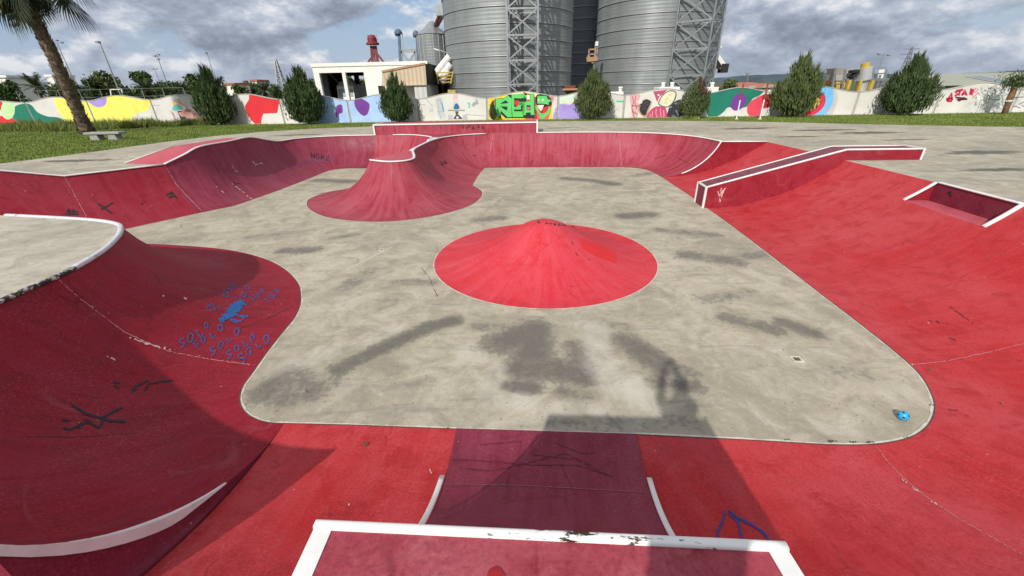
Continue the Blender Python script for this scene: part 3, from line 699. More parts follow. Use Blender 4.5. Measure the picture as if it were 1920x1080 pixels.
# ------------------------------------------------------------------ decals: paint strokes laid on the real surfaces
BVH = {}
def bvh(key):
    if key not in BVH:
        V = []; Fc = []
        for o in TARGETS[key]:
            b = len(V); V += [v.co.copy() for v in o.data.vertices]; Fc += [tuple(i+b for i in p.vertices) for p in o.data.polygons]
        BVH[key] = BVHTree.FromPolygons(V, Fc)
    return BVH[key]
def hit(key, px, py, off=.006):
    d = ray(px, py)
    if key == 'floor': p = at(px, py, 0.); return Vector((p[0], p[1], off))
    dv = Vector(d).normalized(); r = bvh(key).ray_cast(Vector(EYE), dv)
    if r[0] is None: return None
    n = r[1] if r[1].dot(dv) < 0 else -r[1]
    return r[0]+n*off
RND = random.Random(11)
def strokes(name, key, lines, mat, parent, w=2.2, off=.007, step=3., jit=0., skip=0.):
    """lines: pixel polylines of the photograph; each becomes a ribbon on the surface seen there"""
    m_ = MB()
    for ln in lines:
        pts = [np.array(p, float) for p in ln]
        if len(pts) == 1: pts = [pts[0]-[w*.4, 0], pts[0]+[w*.4, .3]]
        dense = []
        for a, b in zip(pts[:-1], pts[1:]):
            n = max(1, int(np.hypot(*(b-a))/step)); dense += [a+(b-a)*k/n for k in range(n)]
        dense.append(pts[-1]); prev = None
        for i, p in enumerate(dense):
            d = dense[min(i+1, len(dense)-1)]-dense[max(i-1, 0)]; L = np.hypot(*d)
            if L < 1e-6: continue
            nrm = np.array([-d[1], d[0]])/L; ww = w*(1+RND.uniform(-.25, .25)*(1+jit))/2
            if jit: p = p+nrm*RND.uniform(-jit, jit)
            a = hit(key, *(p+nrm*ww), off); b = hit(key, *(p-nrm*ww), off)
            if a is None or b is None: prev = None; continue
            if prev and RND.random() >= skip and (a-prev[0]).length < .8:
                m_.add([prev[0], prev[1], b, a], [(0, 1, 2, 3)])
            prev = (a, b)
    if not m_.f: return None
    o = m_.build(name, mat)
    if name in ('scrape_marks', 'dark_scuffs', 'scuff_lines', 'crack', 'expansion_joint', 'floor_crack'): o['kind'] = 'stuff'
    if parent: adopt(o, parent)
    return o
M['ink_black'] = plain('black_marker', (.012, .011, .016), .7, 0, .3)
M['ink_blue'] = plain('blue_spray', (.012, .10, .32), .7, 0, .5, 25)
M['ink_blue2'] = plain('thin_blue_spray', (.04, .075, .24), .7, 0, .5, 18)
M['ink_navy'] = plain('navy_spray', (.02, .035, .20), .7, 0, .4, 25)
M['seam'] = plain('pale_seam', (.46, .16, .17), .8, 0, .3, 20)
M['ink_faint'] = plain('faded_blue_marker', (.16, .045, .12), .8, 0, .3, 20)
M['scuff'] = plain('rubber_scuff', (.13, .008, .028), .6, 0, .3, 20)
M['seam_rp'] = plain('dusty_seam', (.30, .10, .13), .8, 0, .3, 20)
M['seam_dark'] = plain('dark_seam', (.10, .02, .03), .8, 0, .3, 20)
M['blot'] = plain('dark_red_blot', (.30, .006, .010), .5, 0, .2, 20)
M['chalk'] = plain('chalk_scrape', (.55, .36, .36), .8, 0, .3, 20)
def ell(cx, cy, rx, ry, a0=0, a1=360, n=14): return [(cx+rx*math.cos(math.radians(a0+(a1-a0)*k/n)), cy+ry*math.sin(math.radians(a0+(a1-a0)*k/n))) for k in range(n+1)]

# stroke letters on a unit cell (x right, y down)
FONT = {'S': [[(.9, .1), (.4, 0), (.1, .25), (.5, .5), (.9, .75), (.5, 1), (.1, .9)]], 'O': [ell(.5, .5, .42, .48)], 'L': [[(.2, 0), (.2, 1), (.85, .95)]], 'G': [ell(.5, .5, .45, .5, -50, -330), [(.95, .55), (.55, .55)]],
        'A': [[(0, 1), (.5, 0), (1, 1)], [(.2, .62), (.8, .62)]], 'N': [[(0, 1), (.1, 0), (.8, 1), (.95, 0)]], 'H': [[(0, 0), (.05, 1)], [(.9, 0), (.95, 1)], [(0, .5), (.95, .45)]], 'R': [[(.1, 1), (.1, 0), (.8, .15), (.75, .45), (.1, .5), (.9, 1)]],
        'V': [[(0, 0), (.45, 1), (1, 0)]], 'E': [[(.9, 0), (.1, .05), (.1, .95), (.9, 1)], [(.1, .5), (.7, .5)]], 'K': [[(.1, 0), (.1, 1)], [(.9, 0), (.15, .55), (.95, 1)]], 'I': [[(.5, 0), (.5, 1)]], 'Y': [[(0, 0), (.5, .5), (1, 0)], [(.5, .5), (.4, 1.15)]],
        'D': [[(.1, 0), (.1, 1), (.6, .95), (.95, .5), (.6, .05), (.1, 0)]], 'T': [[(0, .05), (1, 0)], [(.5, 0), (.5, 1)]], 'M': [[(0, 1), (.1, 0), (.5, .6), (.9, 0), (1, 1)]], 'Z': [[(0, 0), (1, .05), (.05, .95), (1, 1)]], 'U': [[(.05, 0), (.1, .8), (.5, 1), (.9, .8), (.95, 0)]]}
WR = random.Random(77)
def word(txt, p0, ex, ey):
    """letters advance along ex (pixels per letter) with height vector ey"""
    out = []
    for i, ch in enumerate(txt):
        for ln in FONT.get(ch, []):
            k_ = WR.uniform(.72, 1.2); sh = WR.uniform(-.18, .18); up = WR.uniform(-.2, .2)
            out.append([(p0[0]+ex[0]*(i+x*.66*k_+sh*y)+ey[0]*(y*k_+up)+WR.uniform(-.4, .4), p0[1]+ex[1]*(i+x*.66*k_+sh*y)+ey[1]*(y*k_+up)+WR.uniform(-.4, .4)) for x, y in ln])
    return out
O_ = bpy.data.objects
QP, BW, SV, BWL, RB, RP, HL, PC = (O_[k] for k in ('quarter_pipe', 'bowl_wall', 'spine_volcano', 'back_wall', 'red_bank', 'ramp_platform', 'hubba_ledge', 'pump_cone'))
# blue SOLO scrawls on the left quarter pipe
ln = []
ln += word('SOLO', (334, 641), (16, -10), (4, 13)); ln += word('SOLO', (361, 646), (15, -10.5), (4, 11)); ln += word('SOLO', (393, 656), (15, -11.5), (4, 11)); ln += word('SOLO', (423, 664), (15, -11), (4, 11)); ln += word('SOLO', (444, 670), (16, -12.5), (6, 12))
strokes('graffiti_lettering', 'left', ln, M['ink_blue2'], QP, 2.2)
ln = word('GOLO', (413, 553), (6, -5.4), (12, 4)) + word('SOLO', (441, 560), (6, -6.6), (12, 5)) + word('SOLO', (466, 561), (6, -6), (11, 5)) + word('SOLO', (494, 562), (6, -5.6), (11, 5))
ln += [ell(395, 579, 8, 5), [(389, 573), (398, 570), (402, 574)], [(403, 580), (415, 576)]]
strokes('graffiti_lettering', 'left', ln, M['ink_blue2'], QP, 1.4)
ln = []
for k in range(34):
    t = k/33; cx, cy = 449-t*28+RND.uniform(-3, 3), 568+t*34; ln.append([(cx-8+RND.uniform(-7, 3), cy+RND.uniform(-2, 2)), (cx+14*(1-abs(t-.6))+RND.uniform(-3, 8), cy-5+RND.uniform(-2, 2))])
ln += [[(440, 590), (459, 596), (450, 603), (432, 598)], [(452, 592), (466, 594)], [(418, 592), (414, 606), (421, 602)], [(430, 600), (446, 606)], [(450, 563), (462, 573)]]
strokes('graffiti_marking', 'left', ln, M['ink_blue'], QP, 2.3)
strokes('graffiti_lettering', 'left', [[(134, 759), (160, 776), (185, 783), (206, 789), (236, 791)], [(229, 764), (212, 773), (195, 782), (186, 803), (160, 788)], [(119, 803), (132, 806), (150, 797), (170, 790)], [(146, 798), (150, 805)], [(116, 787), (130, 789)]], M['ink_black'], QP, 4.4)
strokes('graffiti_lettering', 'left', [[(212, 717), (225, 718)], [(214, 723), (223, 729)], [(247, 732), (258, 723), (278, 713)], [(271, 733), (280, 720), (300, 716), (322, 714)], [(248, 733), (256, 731)]], M['ink_black'], QP, 3.2)
strokes('expansion_joint', 'left', [[(110, 525), (150, 560), (200, 598), (232, 622), (270, 640), (320, 660), (400, 675), (478, 685)]], M['seam'], QP, 1.5, .005, 3, .7, .12)
strokes('scrape_marks', 'left', [[(240, 640), (246, 633)], [(252, 636), (285, 648), (320, 656)], [(243, 646), (250, 644)], [(200, 668), (216, 676)], [(262, 640), (300, 652)], [(306, 557), (308, 555)], [(345, 558), (350, 561)]], M['chalk'], QP, 2.6, .006, 3, 1.5, .55)
strokes('crack', 'left', [[(440, 618), (500, 598), (548, 575)], [(50, 818), (140, 820), (255, 812)]], M['seam_dark'], QP, 1.1, .005, 4, .8, .25)
# left wall tags
strokes('graffiti_lettering', 'wall', [[(184, 382), (211, 401)], [(212, 380), (190, 393)], [(196, 388), (204, 386)], [(312, 366), (322, 360), (332, 373)], [(316, 370), (330, 368)], [(322, 362), (320, 372)], [(265, 382), (268, 383)], [(124, 396), (146, 397)], [(128, 392), (130, 404)], [(137, 392), (138, 403)], [(122, 401), (148, 402)]], M['ink_black'], BW, 3.0)
strokes('graffiti_lettering', 'wall', word('NGNG', (582, 287), (10, 1.5), (1, 10)) + [[(437, 341), (441, 345), (449, 344)]], M['ink_black'], BW, 1.7)
strokes('graffiti_lettering', 'wall', word('ANDRES', (558, 303), (12, -1.5), (0, 7)) + [[(540, 327), (552, 325)]], M['ink_faint'], BW, 1.8)
strokes('expansion_joint', 'wall', [[(121, 331), (137, 360), (163, 408)], [(308, 308), (330, 345), (378, 396)]], M['seam'], BW, 1.2, .006, 3, .6, .1)
strokes('scrape_marks', 'wall', [[(434, 310), (440, 320), (446, 322)], [(473, 303), (480, 310)], [(480, 308), (492, 306)], [(430, 340), (470, 372), (500, 380)], [(400, 345), (420, 362)]], M['chalk'], BW, 1.3, .006, 3, .6, .35)
# volcano, back wall, cone
strokes('graffiti_lettering', 'vol', [[(826, 302), (831, 312)], [(832, 302), (838, 308)], [(826, 309), (837, 304)], [(888, 291), (893, 293)]], M['ink_black'], SV, 1.8)
strokes('graffiti_lettering', 'farplat', word('OVMAFRN', (867, 235), (6, .2), (0, 6.5)), M['ink_black'], O_['raised_platform'], 1.3)
strokes('expansion_joint', 'back', [[(924, 250), (920, 280), (910, 312)], [(1162, 250), (1163, 280), (1165, 312)]], M['seam'], BWL, .9, .006, 3, .5, .1)
strokes('crack', 'back', [[(1228, 297), (1238, 295), (1250, 290)], [(1290, 305), (1270, 296)]], M['seam_dark'], BWL, 1.2, .006)
strokes('graffiti_lettering', 'cone', word('SWAVRGNIA', (1006, 415), (8, .9), (1, 3.6)), M['ink_black'], PC, 1.3)
strokes('crack', 'cone', [[(1071, 453), (1075, 459)], [(1079, 474), (1084, 480)], [(1103, 486), (1105, 487)]], M['ink_black'], PC, 1.2, .006)
def fill(name, key, poly, mat, parent, off=.006, step=5):
    """filled painted patch on a surface: quads of a pixel grid clipped to the polygon"""
    P_ = np.array(poly, float); x0, y0 = P_.min(0); x1, y1 = P_.max(0); m_ = MB()
    ny = max(2, int((y1-y0)/step)); rows = []
    for j in range(ny+1):
        y = y0+(y1-y0)*min(.999, max(.001, j/ny)); xs = []
        for a, b in zip(P_, np.roll(P_, -1, 0)):
            if (a[1] <= y) != (b[1] <= y): xs.append(a[0]+(b[0]-a[0])*(y-a[1])/(b[1]-a[1]))
        xs.sort(); nx = 10
        rows.append([hit(key, xs[0]+(xs[-1]-xs[0])*k/nx, y, off) for k in range(nx+1)] if len(xs) > 1 else None)
    for r0, r1 in zip(rows[:-1], rows[1:]):
        if r0 and r1:
            for k in range(10):
                q_ = (r0[k], r0[k+1], r1[k+1], r1[k])
                if all(v is not None for v in q_): m_.add(q_, [(0, 1, 2, 3)])
    o = m_.build(name, mat)
    if parent: adopt(o, parent)
    return o
fill('repainted_patch', 'cone', [(1088, 446), (1112, 455), (1155, 472), (1156, 493), (1120, 482), (1088, 462)], M['patch'], PC, .006, 3)
# bank details
strokes('graffiti_marking', 'bank', [[(1358, 957), (1356, 975), (1345, 1000), (1343, 1018)], [(1366, 958), (1372, 968), (1385, 980), (1388, 998), (1393, 1016)], [(1366, 958), (1380, 970), (1410, 985), (1432, 1000), (1446, 1020)]], M['ink_navy'], RB, 4.4)
strokes('expansion_joint', 'bank', [[(1640, 833), (1665, 868), (1695, 898), (1740, 935), (1800, 975), (1850, 1003), (1915, 1040)], [(1712, 684), (1770, 678), (1820, 668), (1870, 657), (1919, 645)]], M['seam'], RB, 1.2, .006, 3, .8, .08)
strokes('scrape_marks', 'bank', [[(1690, 898), (1715, 918), (1722, 922)], [(1745, 940), (1762, 950)], [(1685, 675), (1712, 684)], [(1690, 680), (1704, 683)], [(806, 880), (810, 888)], [(653, 952), (655, 945)]], M['chalk'], RB, 2.2, .007, 3, 1., .4)
strokes('dark_scuffs', 'bank', [[(1742, 601), (1752, 604)], [(1755, 604), (1778, 608)], [(1780, 634), (1792, 638)], [(1775, 768), (1795, 770)], [(1810, 778), (1813, 780)], [(1780, 575), (1830, 610)]], M['seam_dark'], RB, 1.6, .007, 3, .6, .2)
strokes('graffiti_lettering', 'pocket', [[(1778, 360), (1784, 369)], [(1736, 361), (1743, 360)], [(1780, 361), (1784, 360)]], M['ink_black'], O_['bank_step'], 3)
strokes('scuff_lines', 'ramp', [[(850, 862), (920, 866), (1000, 872), (1080, 872), (1140, 890)], [(860, 878), (920, 884), (990, 868), (1060, 850), (1110, 872)], [(1000, 852), (1080, 862), (1150, 895)], [(1040, 830), (1090, 850), (1120, 848)], [(1050, 868), (1080, 930)], [(900, 834), (980, 828)]], M['scuff'], RP, 1.4, .006, 3, .9, .06)
strokes('expansion_joint', 'ramp', [[(825, 907), (1000, 912), (1214, 924)]], M['seam_rp'], RP, 1.0, .006, 3, .5, .1)
fill('red_paint_blot', 'plat', [(912, 1079), (918, 1068), (930, 1063), (938, 1066), (944, 1076), (950, 1082), (930, 1090)], M['blot'], RP, .005, 3)
TARGETS['hubba_side'] = [c for c in HL.children if c.name.startswith('near_side')]
strokes('scrape_marks', 'hubba_side', [[(1352, 352), (1349, 372)], [(1360, 352), (1352, 370)], [(1356, 355), (1351, 362)], [(1346, 358), (1350, 378)]], M['chalk'], HL, 2., .006, 3, 1, .2)
# floor cracks and old drain channel marks
strokes('floor_crack', 'floor', [[(787, 498), (805, 522), (822, 560)], [(570, 725), (580, 740)]], M['seam_dark'], FLOOR, 1.0, .004, 4, .6, .3)

# ------------------------------------------------------------------ ground, grass, hills
def grass_mat(name, a, b, c):
    g = G(name, .9, 0, .15); w = g.coord('World')
    n1 = g.noise(w, .22, 5, .6, .4); n2 = g.noise(w, 2.4, 6, .7); n3 = g.noise(g.coord('World', (1, 4, 1)), 9, 4, .7)
    k = g.ramp(n1, [(.35, a), (.5, b), (.66, c)])
    k = g.mix(g.ramp(n2, [(.36, .7), (.56, 0)]), k, tuple(x*.5 for x in a))
    k = g.mix(g.ramp(n3, [(.5, 0), (.72, .5)]), k, tuple(min(1, x*1.7) for x in c))
    g.col(k); g.bump(n3, .6, .05); return g.m
M['lawn'] = grass_mat('lawn_grass', (.09, .135, .02), (.13, .18, .025), (.17, .205, .04))
M['field'] = grass_mat('field_ground', (.07, .09, .03), (.11, .12, .05), (.16, .14, .08))
sheet_with_hole('ground', [(-4000, -400), (4000, -400), (4000, 7000), (-4000, 7000)], [(x*.96, y*.96+.3) for x, y in APRON], 1.47, M['field'], 'structure')
WL = [(-70, 48.4), (-19.8, 38.15), (-1.8, 37.2), (60, 30.5)]
hole2 = HOLE
o = sheet_with_hole('lawn', [(-75, -40), (-75, 49.6), (-19.8, 38.35), (-1.8, 37.4), (62, 30.6), (62, -40)], [(x*.99, y*.99+.1) for x, y in APRON], 1.565, M['lawn'], 'structure')
# concrete plinth strip at the foot of the wall
def offs(d): return [(x+d*.1, y-d) for x, y in WL]
a, b = offs(.12), offs(.55)
mesh('path', [(x, y, 1.572) for x, y in a+b], [(i, i+1, 5+i, 4+i) for i in range(3)], M['kerb'])
tag(O_['path'], kind='structure')
def damp_marks():
    g = G('damp_mark', .85, 0, .2); w = g.coord('World'); f = g.noise(w, 1.6, 7, .7, .4); g.col((.15, .14, .12))
    at_ = g.n('ShaderNodeAttribute'); at_.attribute_name = 'edge'
    g.l(g.ramp(g.math('ADD', g.math('MULTIPLY', at_.outputs['Fac'], 1.1), g.math('MULTIPLY', g.math('SUBTRACT', f, .55), 1.6)), [(.25, 0), (.75, .72)]), g.b.inputs['Alpha'])
    for px, py, rx, ry in ((1625, 249, 2.6, .8), (1540, 244, 2.4, .6), (1840, 286, 2.2, .7), (1400, 241, 2.2, .7), (1500, 256, 2.0, .35), (560, 253, 2.4, .6), (150, 301, 2.2, .5), (1050, 240, 1.4, .35), (1700, 262, 1.8, .3), (1880, 318, 1.4, .35)):
        p = at(px, py, D); n = 40; V = [(p[0], p[1], D+.004)]; E_ = [1.]
        for k, s_ in ((1, .6), (2, 1.)):
            V += [(p[0]+rx*s_*math.cos(j*math.tau/n)*(1+.15*math.sin(j*.9+px)), p[1]+ry*s_*math.sin(j*math.tau/n)*(1+.2*math.sin(j*1.3+py)), D+.004) for j in range(n)]; E_ += [1.-k*.5]*n
        Fc = [(0, 1+j, 1+(j+1) % n) for j in range(n)]+[(1+j, 1+n+j, 1+n+(j+1) % n, 1+(j+1) % n) for j in range(n)]
        o = mesh('damp_mark', V, Fc, g.m); a_ = o.data.attributes.new('edge', 'FLOAT', 'POINT'); a_.data.foreach_set('value', np.array(E_, np.float32)); adopt(o, O_['concrete_apron'])
damp_marks()
def hills():
    rng = random.Random(5); V = []; n = 160
    for i in range(n+1):
        az = math.radians(-62+124*i/n); r = 2600
        h = 8+26*abs(math.sin(i*.11+.7))*(.35+.65*abs(math.sin(i*.037+1.0)))+5*rng.random()
        h *= 1.0 if i > 84 else .5
        V += [(r*math.sin(az), r*math.cos(az), 0), (r*1.05*math.sin(az), r*1.05*math.cos(az), h+6), (r*1.5*math.sin(az), r*1.5*math.cos(az), 0)]
    Fc = []
    for i in range(n):
        for k in range(2): Fc.append((3*i+k, 3*i+3+k, 3*i+4+k, 3*i+1+k))
    tag(mesh('hills', V, Fc, plain('hazy_hill_woods', (.05, .08, .095), .95, 0, .4, .01), None, True), kind='structure')  # distant haze put into the woods as a blue tint
hills()

# ------------------------------------------------------------------ grass blades and weeds
def blades(name, pts, hs, mat, seed=1, w=.02):
    r = np.random.default_rng(seed); n = len(pts); P0 = np.asarray(pts, float); hs = np.asarray(hs)
    a = r.uniform(0, 2*math.pi, n); d = np.stack([np.cos(a), np.sin(a), np.zeros(n)], 1)*(w*(.6+r.random(n)*.8))[:, None]
    lean = np.stack([r.normal(0, .3, n), r.normal(0, .3, n), np.ones(n)], 1)*hs[:, None]
    V = np.concatenate([P0-d, P0+d, P0+lean]); i = np.arange(n)
    return mesh_np(name, V, np.stack([i, i+n, i+2*n], 1), mat)
M['blade'] = plain('grass_blade', (.15, .20, .035), .8, 0, .5, .8)
M['weed'] = plain('weed_stem', (.15, .18, .035), .8, 0, .5, 1.2)
def in_poly(X, Y, poly):
    c = np.zeros(len(X), bool); p = np.array(poly)
    for (x0, y0), (x1, y1) in zip(p, np.roll(p, -1, 0)):
        k = ((y0 > Y) != (y1 > Y)); c ^= k & (X < (x1-x0)*(Y-y0)/(y1-y0+1e-12)+x0)
    return c
r_ = np.random.default_rng(3)
X = r_.uniform(-46, 45, 240000); Y = r_.uniform(14, 46, 240000)
wy = np.interp(X, [p[0] for p in WL], [p[1] for p in WL])
ok = (~in_poly(X, Y, APRON)) & (Y < wy-.5) & (np.abs(X) < Y*1.12+3)
X, Y = X[ok], Y[ok]
o = blades('grass', np.stack([X, Y, np.full(len(X), 1.56)], 1), .04+.07*r_.random(len(X)), M['blade'], 1, .022); tag(o, kind='stuff')
# tall weeds on the left in front of the wall
n = 26000; X = r_.uniform(-48, -25.5, n); wy = np.interp(X, [p[0] for p in WL], [p[1] for p in WL])
t = r_.random(n); Y = wy-.6-t*(6.2*np.clip((-26-X)/9, .15, 1))
h = (.18+.45*r_.random(n)**2)*(1+.5*np.sin(X*1.7)*np.sin(Y*1.3))
o = blades('weeds', np.stack([X, Y, np.full(n, 1.56)], 1), h, M['weed'], 2, .03); tag(o, kind='stuff')
# moss and weeds along the floor joints
def moss():
    P_ = []; edge = [(600, 796), (655, 798), (690, 799), (705, 800), (840, 803), (905, 805), (985, 808), (1238, 816), (1400, 822), (1478, 825), (1560, 828), (1600, 829), (1630, 829.5), (1682, 827), (1700, 821), (1740, 738), (1745, 742), (1749, 760), (1700, 682), (557, 524), (560, 548)]
    rr = random.Random(8)
    for px, py in edge:
        for k in range(rr.randint(4, 30) if rr.random() < .7 else 0):
            p = at(px+rr.gauss(0, 4), py+rr.gauss(0, .8), 0); P_.append((p[0], p[1], .0))
    o = blades('moss', P_, [.006+.014*rr.random() for _ in P_], plain('moss_green', (.05, .06, .015), .9, 0, .5, 9), 5, .008); tag(o, kind='stuff')
moss()

# ------------------------------------------------------------------ boundary wall with mural panels
WP = np.array(WL); WLEN = np.r_[0, np.cumsum(np.hypot(*np.diff(WP, axis=0).T))]
def wall_l(px, py):
    """distance along the wall and height of the wall point seen at a pixel"""
    d = ray(px, py)
    for i in range(3):
        a, b = WP[i], WP[i+1]; e = b-a; M2 = np.array([[d[0], -e[0]], [d[1], -e[1]]]); t, s = np.linalg.solve(M2, a)
        if t > 0 and (-1e-6 <= s <= 1+1e-6 or (i == 2 and s > 1) or (i == 0 and s < 0)):
            return WLEN[i]+s*(WLEN[i+1]-WLEN[i]), H+d[2]*t
def wall_xyz(l, z, off=0.):
    i = min(2, max(0, int(np.searchsorted(WLEN, l)-1))); e = (WP[i+1]-WP[i])/(WLEN[i+1]-WLEN[i]); p = WP[i]+e*(l-WLEN[i])
    return (p[0]+e[1]*off, p[1]-e[0]*off, z)
_b = wall_xyz(wall_l(535.4, 234.8)[0], 0); _c = wall_xyz(wall_l(914.4, 223)[0], 0)      # bends fall exactly on two joints
WP[1] = _b[:2]; WP[2] = _c[:2]; WLEN = np.r_[0, np.cumsum(np.hypot(*np.diff(WP, axis=0).T))]
JPX = [(-330, 240), (-120, 239), (66.7, 233), (180.6, 232), (298.3, 232), (414, 234), (535.4, 234.8), (659.3, 232.8), (787, 229), (914.4, 223), (1046, 222), (1168, 221), (1312, 219), (1445, 217), (1597.6, 216.4), (1748, 214.8), (1893, 212), (2080, 209), (2300, 205)]
JL = [wall_l(*p)[0] for p in JPX]
JZ = [3.6, 3.6, 3.6, 3.63, 3.62, 3.56, 3.46, 3.27, 3.26, 3.22, 3.27, 3.24, 3.22, 3.18, 3.12, 3.16, 3.2, 3.2, 3.2]
def wtop(l):
    i = min(len(JL)-2, max(0, int(np.searchsorted(JL, l)-1))); t = (l-JL[i])/(JL[i+1]-JL[i])
    return JZ[i]+(JZ[i+1]-JZ[i])*t+.40*math.sin(math.pi*min(1, max(0, t)))**2
BWALL = root('boundary_wall', 'long white boundary wall with a wavy top, painted with colourful murals and graffiti', 'wall', (0, 37, 1.5))
PANEL = []
GAP = .09
M['panel'] = plain('white_panel_paint', (.62, .61, .57), .8, 0, .12, .8)
M['post'] = plain('joint_post_paint', (.36, .36, .34), .8, 0, .2, 2)
M['cap'] = plain('wall_cap', (.42, .41, .38), .8, 0, .2, 2)
for i in range(len(JL)-1):
    n = 28; ls_ = np.linspace(JL[i]+GAP, JL[i+1]-GAP, n+1); V = []
    for l in ls_:
        zt = wtop(l); V += [wall_xyz(l, 1.4), wall_xyz(l, zt), wall_xyz(l, zt, -.2), wall_xyz(l, 1.4, -.2)]
    Fc = [(4*k+q_, 4*k+4+q_, 4*k+4+(q_+1) % 4, 4*k+(q_+1) % 4) for k in range(n) for q_ in range(4)]+[(0, 1, 2, 3), (4*n+3, 4*n+2, 4*n+1, 4*n)]
    PANEL.append(adopt(mesh('wall_panel', V, Fc, M['panel']), BWALL))
    V = []
    for l in ls_:
        zt = wtop(l); V += [wall_xyz(l, zt+.002, .035), wall_xyz(l, zt+.05, .035), wall_xyz(l, zt+.05, -.235), wall_xyz(l, zt+.002, -.235)]
    c = mesh('wall_cap', V, Fc, M['cap']); c.parent = PANEL[-1]
    l = JL[i]
    adopt(MB().hexa([wall_xyz(l-GAP*1.6, 1.4, -.06), wall_xyz(l+GAP*1.6, 1.4, -.06), wall_xyz(l+GAP*1.6, 1.4, -.24), wall_xyz(l-GAP*1.6, 1.4, -.24)],
                    [wall_xyz(l-GAP*1.6, JZ[i]+.01, -.06), wall_xyz(l+GAP*1.6, JZ[i]+.01, -.06), wall_xyz(l+GAP*1.6, JZ[i]+.01, -.24), wall_xyz(l-GAP*1.6, JZ[i]+.01, -.24)]).build('joint_post', M['post']), BWALL)
PC_ = {}
def pmat(c):
    if c not in PC_: PC_[c] = plain('mural_paint', c, .75, 0, .14, 1.6)
    return PC_[c]
def clipx(poly, l0, l1):
    for lim, keep in ((l0, lambda v: v >= l0), (l1, lambda v: v <= l1)):
        out = []
        for a, b in zip(poly, poly[1:]+poly[:1]):
            ka, kb = keep(a[0]), keep(b[0])
            if ka: out.append(a)
            if ka != kb:
                t = (lim-a[0])/(b[0]-a[0]); out.append((lim, a[1]+(b[1]-a[1])*t))
        poly = out
        if len(poly) < 3: return []
    return poly
def wshape(poly, c, layer=1, name='painted_shape', smooth=True):
    pts = [np.array(p, float) for p in poly]
    if smooth and len(pts) > 4:
        cl = pts[-1:]+pts+pts[:2]; q_ = []
        for i in range(1, len(cl)-2):
            p0, p1, p2, p3 = cl[i-1:i+3]
            for k in range(4):
                t = k/4; q_.append(.5*((2*p1)+(-p0+p2)*t+(2*p0-5*p1+4*p2-p3)*t*t+(-p0+3*p1-3*p2+p3)*t**3))
        pts = q_
    dense = []
    for a, b in zip(pts, pts[1:]+pts[:1]):
        n = max(1, int(np.hypot(*(b-a))/4)); dense += [a+(b-a)*k/n for k in range(n)]
    LZ = [wall_l(*p) for p in dense]
    for i in range(len(JL)-1):
        q_ = clipx([(float(l), float(z)) for l, z in LZ], JL[i]+GAP, JL[i+1]-GAP)
        if not q_: continue
        q_ = [(l, min(max(z, 1.575), wtop(l)-.004)) for l, z in q_]
        q2 = [q_[0]]
        for p_ in q_[1:]:
            if math.dist(p_, q2[-1]) > .004: q2.append(p_)
        V = [wall_xyz(l, z, .003*layer) for l, z in q2]
        o = mesh(name, V, [tuple(range(len(V)))], pmat(c)); o.parent = PANEL[i]
def wlines(lines, c, w=1.2, layer=4, name='graffiti_lettering'):
    m_ = MB(); pi = None
    for ln in lines:
        ln = [np.array(p, float) for p in ln]; prev = None
        for k, p in enumerate(ln):
            d = ln[min(k+1, len(ln)-1)]-ln[max(k-1, 0)]; L = np.hypot(*d)
            if L < 1e-6: continue
            nrm = np.array([-d[1], d[0]])/L*w/2; A_, B_ = wall_l(*(p+nrm)), wall_l(*(p-nrm))
            if pi is None: pi = min(len(JL)-2, max(0, int(np.searchsorted(JL, A_[0])-1)))
            f = lambda q_: wall_xyz(q_[0], min(max(q_[1], 1.575), wtop(q_[0])-.004), .003*layer)
            A_, B_ = f(A_), f(B_)
            if prev: m_.add([prev[0], prev[1], B_, A_], [(0, 1, 2, 3)])
            prev = (A_, B_)
    o = m_.build(name, pmat(c)); o.parent = PANEL[pi]
Zm = lambda ox, oy, s: (lambda pts: [(ox+x/s, oy+y/s) for x, y in pts])
RED, GRN, LGR, YEL, LIL, PUR, SKY_, BLK, WHT = (.62, .02, .03), (.005, .17, .115), (.48, .72, .36), (.80, .74, .14), (.36, .27, .66), (.16, .035, .27), (.36, .53, .78), (.012, .013, .015), (.72, .71, .67)
# left panels
wshape([(-40, 180), (-5, 184), (4, 192), (4, 203), (-10, 210), (-40, 206)], RED, 2); wshape([(-30, 214), (0, 217), (24, 222), (34, 236), (-30, 240)], RED, 2)
wshape(ell(15, 206, 13, 18)[:-1], LGR, 3)
wshape([(25, 212), (28, 200), (38, 195.5), (50, 194), (60, 198), (70, 210), (88, 218), (108, 220), (120, 226), (132, 240), (27, 240), (24, 224)], GRN, 1)
wshape([(-120, 190), (-60, 184), (-30, 200), (-50, 225), (-110, 230)], YEL, 1)
wshape([(99, 170), (292, 170), (277, 209), (257, 212), (249, 220), (248, 240), (133, 240), (112, 213), (104, 198)], YEL, 1, smooth=False)
wshape([(164, 187), (172, 196), (183, 201), (193, 199.5), (199, 193), (199, 180), (190, 174), (170, 180)], LIL, 2)
z5 = Zm(240, 90, 5.4)
wshape(z5([(255, 575), (325, 577), (325, 584), (255, 583)]), (.4, .38, .42), 1, smooth=False)
wshape(z5([(470, 640), (530, 635), (650, 830), (530, 830)]), (.55, .56, .58), 1, 'painted_can', False); wshape(z5([(500, 640), (545, 635), (680, 830), (575, 830)]), (.03, .03, .04), 2, 'painted_can', False)
wshape(z5([(575, 690), (600, 700), (655, 820), (630, 820)]), (.3, .3, .32), 3, 'painted_can', False)
wshape(z5([(452, 525), (500, 518), (545, 550), (600, 600), (640, 640), (590, 650), (540, 605), (500, 565)]), (.62, .36, .30), 3, 'painted_hand'); wshape(z5([(512, 655), (560, 640), (620, 612), (700, 665), (800, 745), (755, 810), (650, 810), (610, 700), (545, 695)]), (.62, .30, .25), 3, 'painted_hand')
